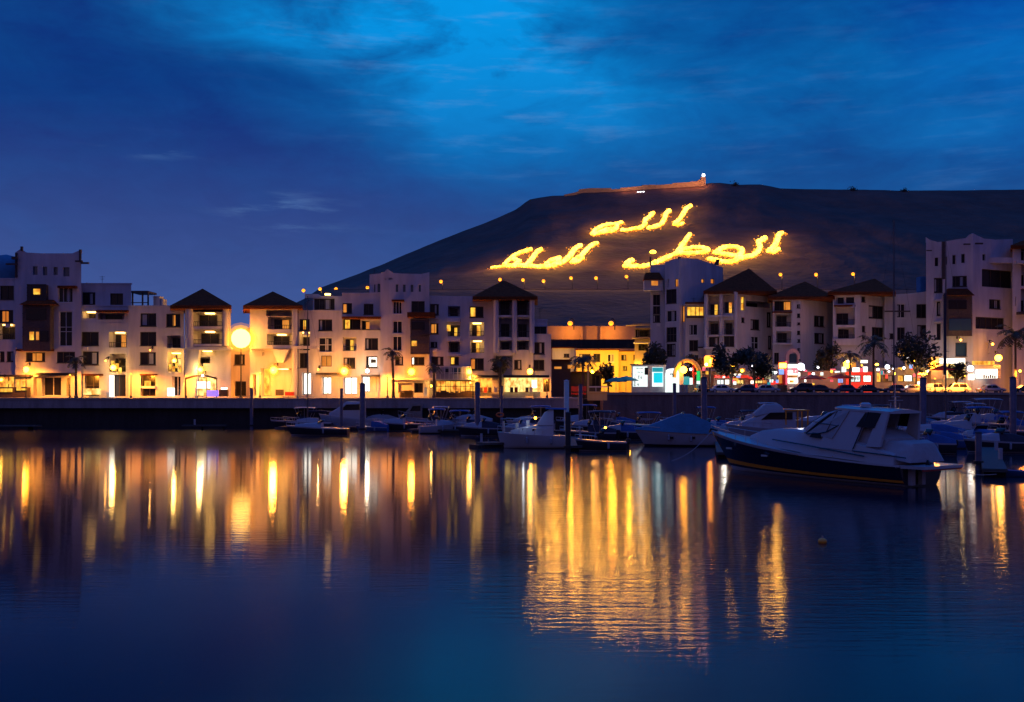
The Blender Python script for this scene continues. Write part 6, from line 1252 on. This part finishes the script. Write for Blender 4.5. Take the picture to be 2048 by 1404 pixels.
for x in (.5, 1.6, 2.9):
    for s in (1, -1): mb.box(x, s * 1.25 - .06, 1.4, x + .14, s * 1.25 + .06, 3.5)
mb.box(.4, -1.4, 3.5, 3.1, 1.4, 3.62); mb.build('cockpit_frame', 'orange_p', r)
# sailing boats
def sail(label, px, pyw, ang, pym, L=9, r_m=.11, boom=True, hm=WH, thick=None):
    r = boat(label, 'sailing boat', px, pyw, ang, None, 'sailing_boat'); Y = CAM * F / (pyw - HY); H = Z(pym, Y); xm = 0.0
    B = L * .3; off = -L * .55; e = None
    rr = bpy.data.objects
    e = hull(r, L, B, 1.0, 1.4, hm, rake=.12 * L); cab(r, [(L * .72, B * .14, B * .1, 1.1, 1.5), (L * .5, B * .28, B * .22, 1.0, 1.75), (L * .28, B * .3, B * .24, 1.0, 1.7)], 'gel2', 'cabin', True)
    xm = L * .5; mb = MB(); mb.tube([(xm, 0, 1.2), (xm, 0, H * .5), (xm, 0, H)], [r_m, r_m * .9, r_m * .6], 8); m_ = mb.build('mast', 'mast', r)
    mb = MB()
    for q in (.42, .7): mb.tube([(xm, -1.0, H * q), (xm, 1.0, H * q)], .03, 4)
    mb.build('spreader', 'metal_d', m_)
    mb = MB(); mb.tube([(xm - .1, 0, 2.5), (.6, 0, 2.55)], .07, 6); mb.build('boom', 'metal_d', r); mb = MB(); mb.tube([(xm - .15, 0, 2.66), (xm * .5, 0, 2.72), (.7, 0, 2.64)], [.2, .17, .1], 8); mb.build('furled_sail', 'canvas_d', r)
    mb = MB()
    for p, q in (((L * .99, 0, 1.4), (xm, 0, H * .98)), ((.1, 0, 1.1), (xm, 0, H)), ((xm, B * .46, 1.2), (xm, 0, H * .9)), ((xm, -B * .46, 1.2), (xm, 0, H * .9))): mb.tube([p, q], .012, 4)
    mb.build('rigging', 'metal_d', r)
    if thick: mb = MB(); mb.tube([(xm + .12, 0, H * thick[0]), (xm + .12, 0, H * thick[1])], .2, 8); mb.build('rolled_sail', 'canvas_d', r)
    rail(r, e, .7, 1, .5); return r
sail('sailing boat with the tallest dark mast, right of centre of the right row', 1862, 872, 180, 440, 9.4, .11)
sail('sailing boat with a dark furled mast before the far right tower', 1958, 866, 180, 478, 9, .10, thick=(.3, .72))
sail('sailing boat with a red brown mast before the white shop windows', 664, 859, 180, 592, 7.2, .10, hm=DK)
# kayak, dinghy, floats, pontoons
r = boat('bright blue upturned dinghy at the right edge of the water', 'dinghy', 2092, 953, 176, None, 'dinghy'); hull(r, 3.6, 1.3, .34, .5, ['canvas_b', 'canvas_b', 'canvas_b', 'canvas_b'], rake=.3, deck='canvas_b')
r = boat('small dark dinghy moored by the far left quay', 'dinghy', 80, 838 + 6, 178, None, 'dinghy'); hull(r, 4.6, 1.4, .5, .7, DK, rake=.3, deck='gel2')
x, Y = X(1645, CAM * F / (1086 - HY)), CAM * F / (1086 - HY)
bu = thing('buoy', 'small orange mooring buoy alone on the open water', 'buoy', (x, Y, 0)); mb = MB(); mb.ball((x, Y, .06), .17, 12, sz=.8); mb.build('float', MT.setdefault('buoyo', mat('orange_float', (.85, .32, .03), .4)), bu, True); mb = MB(); mb.tube([(x, Y, .18), (x, Y, .27)], .03, 6); mb.build('eye', 'metal_l', bu)
def pontoon(label, x0, Y0, x1, Y1, w=2.0, name='pontoon'):
    a, b = Vector((X(x0, Y0), Y0, 0)), Vector((X(x1, Y1), Y1, 0)); d = (b - a).normalized(); n = Vector((-d.y, d.x, 0)) * w / 2
    root = thing(name, label, 'pontoon', tuple(a)); mb = MB()
    q = lambda p, z: (p.x, p.y, z)
    mb.hexa([q(p, .34) for p in (a - n, b - n, b + n, a + n)] + [q(p, .56) for p in (a - n, b - n, b + n, a + n)]); mb.build('deck', 'wood_dk', root)
    m_ = max(2, int((b - a).length / 4)); mb = MB()
    for i in range(m_):
        c = a.lerp(b, (i + .5) / m_); k = d * 1.3; mb.hexa([q(p, -.3) for p in (c - k - n * .9, c + k - n * .9, c + k + n * .9, c - k + n * .9)] + [q(p, .338) for p in (c - k - n * .9, c + k - n * .9, c + k + n * .9, c - k + n * .9)])
    mb.build('floats', 'dockc', root)
    for i in range(0, m_, 3):
        c = a.lerp(b, (i + .5) / m_) + n * .8; mb = MB(); mb.box(c.x - .12, c.y - .12, .56, c.x + .12, c.y + .12, 1.4); mb.build('service_post', 'gel2', root)
pontoon('long main pontoon behind the moored boats', 820, 136, 2140, 116, 2.6)
pontoon('finger pontoon along the white cruiser', 1150, 125, 1150, 94, 1.4); pontoon('finger pontoon beside the blue canopy boat', 1440, 120, 1450, 84, 1.4)
pontoon('finger pontoon right of the navy yacht stern', 1968, 112, 1990, 66, 1.5); pontoon('low floating stage at the far left quay', -60, 150, 78, 150, 2.0); pontoon('narrow floating stage under the cream house quay', 366, 151.5, 452, 151.5, 1.2); pontoon('pontoon stub left of the white cruiser', 960, 100, 1000, 101, 2.2); pontoon('pontoon in front of the left moorings', 560, 146, 860, 143, 1.8)
lb = thing('life_buoy', 'orange life buoy on the dark boats left of the white cruiser', 'life buoy', (X(1000, 118), 118, 2.9)); local(lb); mb = MB(); mb.tube([(.42 * math.cos(a), 0, .22 * math.sin(a)) for a in [k * math.pi / 6 for k in range(13)]], .1, 6, caps=False); mb.build('ring', MT.setdefault('ringo', mat('orange_ring', (.8, .18, .04), .6, emit=(1, .2, .03), estr=.0)), lb)
mb = MB(); mb.tube([(0, 0, -2.4), (0, 0, -.2)], .04, 6); mb.build('holder', 'metal_d', lb)
# ================================================================== parked cars
def car_proto(paint, suv=False):
    root = thing('parked_car', None, 'car'); local(root); H = 1.72 if suv else 1.45; bl = .95 if suv else .82; L = 4.5
    mb = MB(); prof = [(-2.25, .42, .72), (-2.2, .3, bl - .08), (-1.5, .26, bl + .02), (-.9, .24, bl + .03), (.9, .24, bl + .03), (1.7, .26, bl - .02), (2.18, .32, bl - .18), (2.26, .42, .62)]
    mb.loft([[Vector((x, s * w, z)) for s, w, z in ((1, .78, a), (1, .88, a + .15), (1, .88, (a + b) / 2), (1, .80, b), (-1, .80, b), (-1, .88, (a + b) / 2), (-1, .88, a + .15), (-1, .78, a))] for x, a, b in prof]); mb.build('body', paint, root, True)
    r0 = -1.95 if suv else -1.5
    mb = MB(); mb.loft([[Vector((x, w0, bl)), Vector((x, w1, z)), Vector((x, -w1, z)), Vector((x, -w0, bl))] for x, w0, w1, z in ((r0, .76, .70, bl + .04), (r0 + .45, .78, .62, H - .08), (-.3, .79, .62, H), (.5, .79, .62, H - .05), (1.25, .78, .72, bl + .03))]); c = mb.build('cabin', paint, root, True)
    for s in (1, -1):
        for x0, x1 in ((r0 + .42, -.32), (-.2, .62)):
            mb = MB(); mb.hexa(((x0 - .1, s * .80, bl + .05), (x1 + .22 * (x1 > 0), s * .80, bl + .05), (x1 + .22 * (x1 > 0), s * .76, bl + .05), (x0 - .1, s * .76, bl + .05), (x0 + .1, s * .685, H - .16), (x1, s * .685, H - .16), (x1, s * .63, H - .16), (x0 + .1, s * .63, H - .16))); mb.build('side_window', 'glass', root)
        for x in (-1.4, 1.4):
            mb = MB(); mb.loft([[Vector((x + .33 * math.cos(a), s * y, .33 + .33 * math.sin(a))) for a in [k * math.pi / 7 for k in range(14)]] for y in (.70, .90)]); w = mb.build('wheel', 'tyre', root)
            mb = MB(); mb.loft([[Vector((x + .2 * math.cos(a), s * y, .33 + .2 * math.sin(a))) for a in [k * math.pi / 6 for k in range(12)]] for y in (.88, .915)]); mb.build('rim', 'metal_l', w)
        mb = MB(); mb.box(2.12, s * .58 - .15, .58, 2.25, s * .58 + .15, .72); mb.build('headlight', 'frame_w', root); mb = MB(); mb.box(-2.29, s * .62 - .13, .62, -2.2, s * .62 + .13, .78); mb.build('tail_light', 'red_p', root)
    mb = MB(); mb.hexa(((1.28, .7, bl + .06), (1.28, -.7, bl + .06), (1.2, -.7, bl + .06), (1.2, .7, bl + .06), (.62, .56, H - .1), (.62, -.56, H - .1), (.55, -.56, H - .1), (.55, .56, H - .1))); mb.build('windscreen', 'glass', root)
    return root
protos = {}
CARS = [('black car parked first below the dark red fascia', 1402, 171.4, 'paint_k', 0, 90), ('white car under the red fascia shops', 1443, 171.2, 'paint_w', 0, 4), ('dark blue car beside the white car under the red fascia', 1492, 171.5, 'paint_b', 0, 184), ('silver car parked near the red totem sign', 1532, 171.2, 'paint_s', 0, 2),
    ('black car parked beneath the pink portal floodlight', 1604, 171.6, 'paint_k', 1, 182), ('black car below the left red parasol', 1640, 171.2, 'paint_k', 0, 3), ('dark car parked before the red framed shop', 1690, 171.4, 'paint_b', 0, 181), ('dark sedan right of the shop palm', 1736, 171.2, 'paint_k', 0, 0),
    ('dark car with red tail light by the tall mast', 1790, 171.5, 'paint_b', 0, 176), ('silver car left of the tall pile behind the yacht', 1824, 171.3, 'paint_s', 0, 182), ('pale off roader glowing yellow in the lamp light', 1872, 172.5, 'paint_w', 1, 30), ('yellow lit long car right of the pale off roader', 1912, 171.6, 'paint_w', 1, 178), ('orange lit sedan parked farthest right, bonnet to the right', 1982, 171.6, 'paint_s', 0, 6), ('dark car cut by the right edge', 2052, 171.4, 'paint_k', 0, 178)]
for lab, px, Y, p, suv, a in CARS:
    if (p, suv) not in protos: c = protos[(p, suv)] = car_proto(p, suv)
    else: c = copy_tree(protos[(p, suv)])
    c.location = (X(px, Y), Y, QR + .004); c.rotation_euler.z = R(a); c['label'] = lab; c['category'] = 'car'; c['group'] = 'cars parked along the right quay'

# mooring lines of the navy yacht
for p, q in (((16.6, 1.0, 2.7), (17.6, 4.0, .6)), ((.4, -2.0, 1.4), (-2.6, -3.6, .7)), ((9, -2.1, 2.0), (7.5, -4.2, .7))):
    p, q = Vector(p), Vector(q); mb = MB(); mb.tube([p.lerp(q, i / 8) - Vector((0, 0, .35 * math.sin(math.pi * i / 8))) for i in range(9)], .025, 5); mb.build('mooring_line', 'canvas', yr)
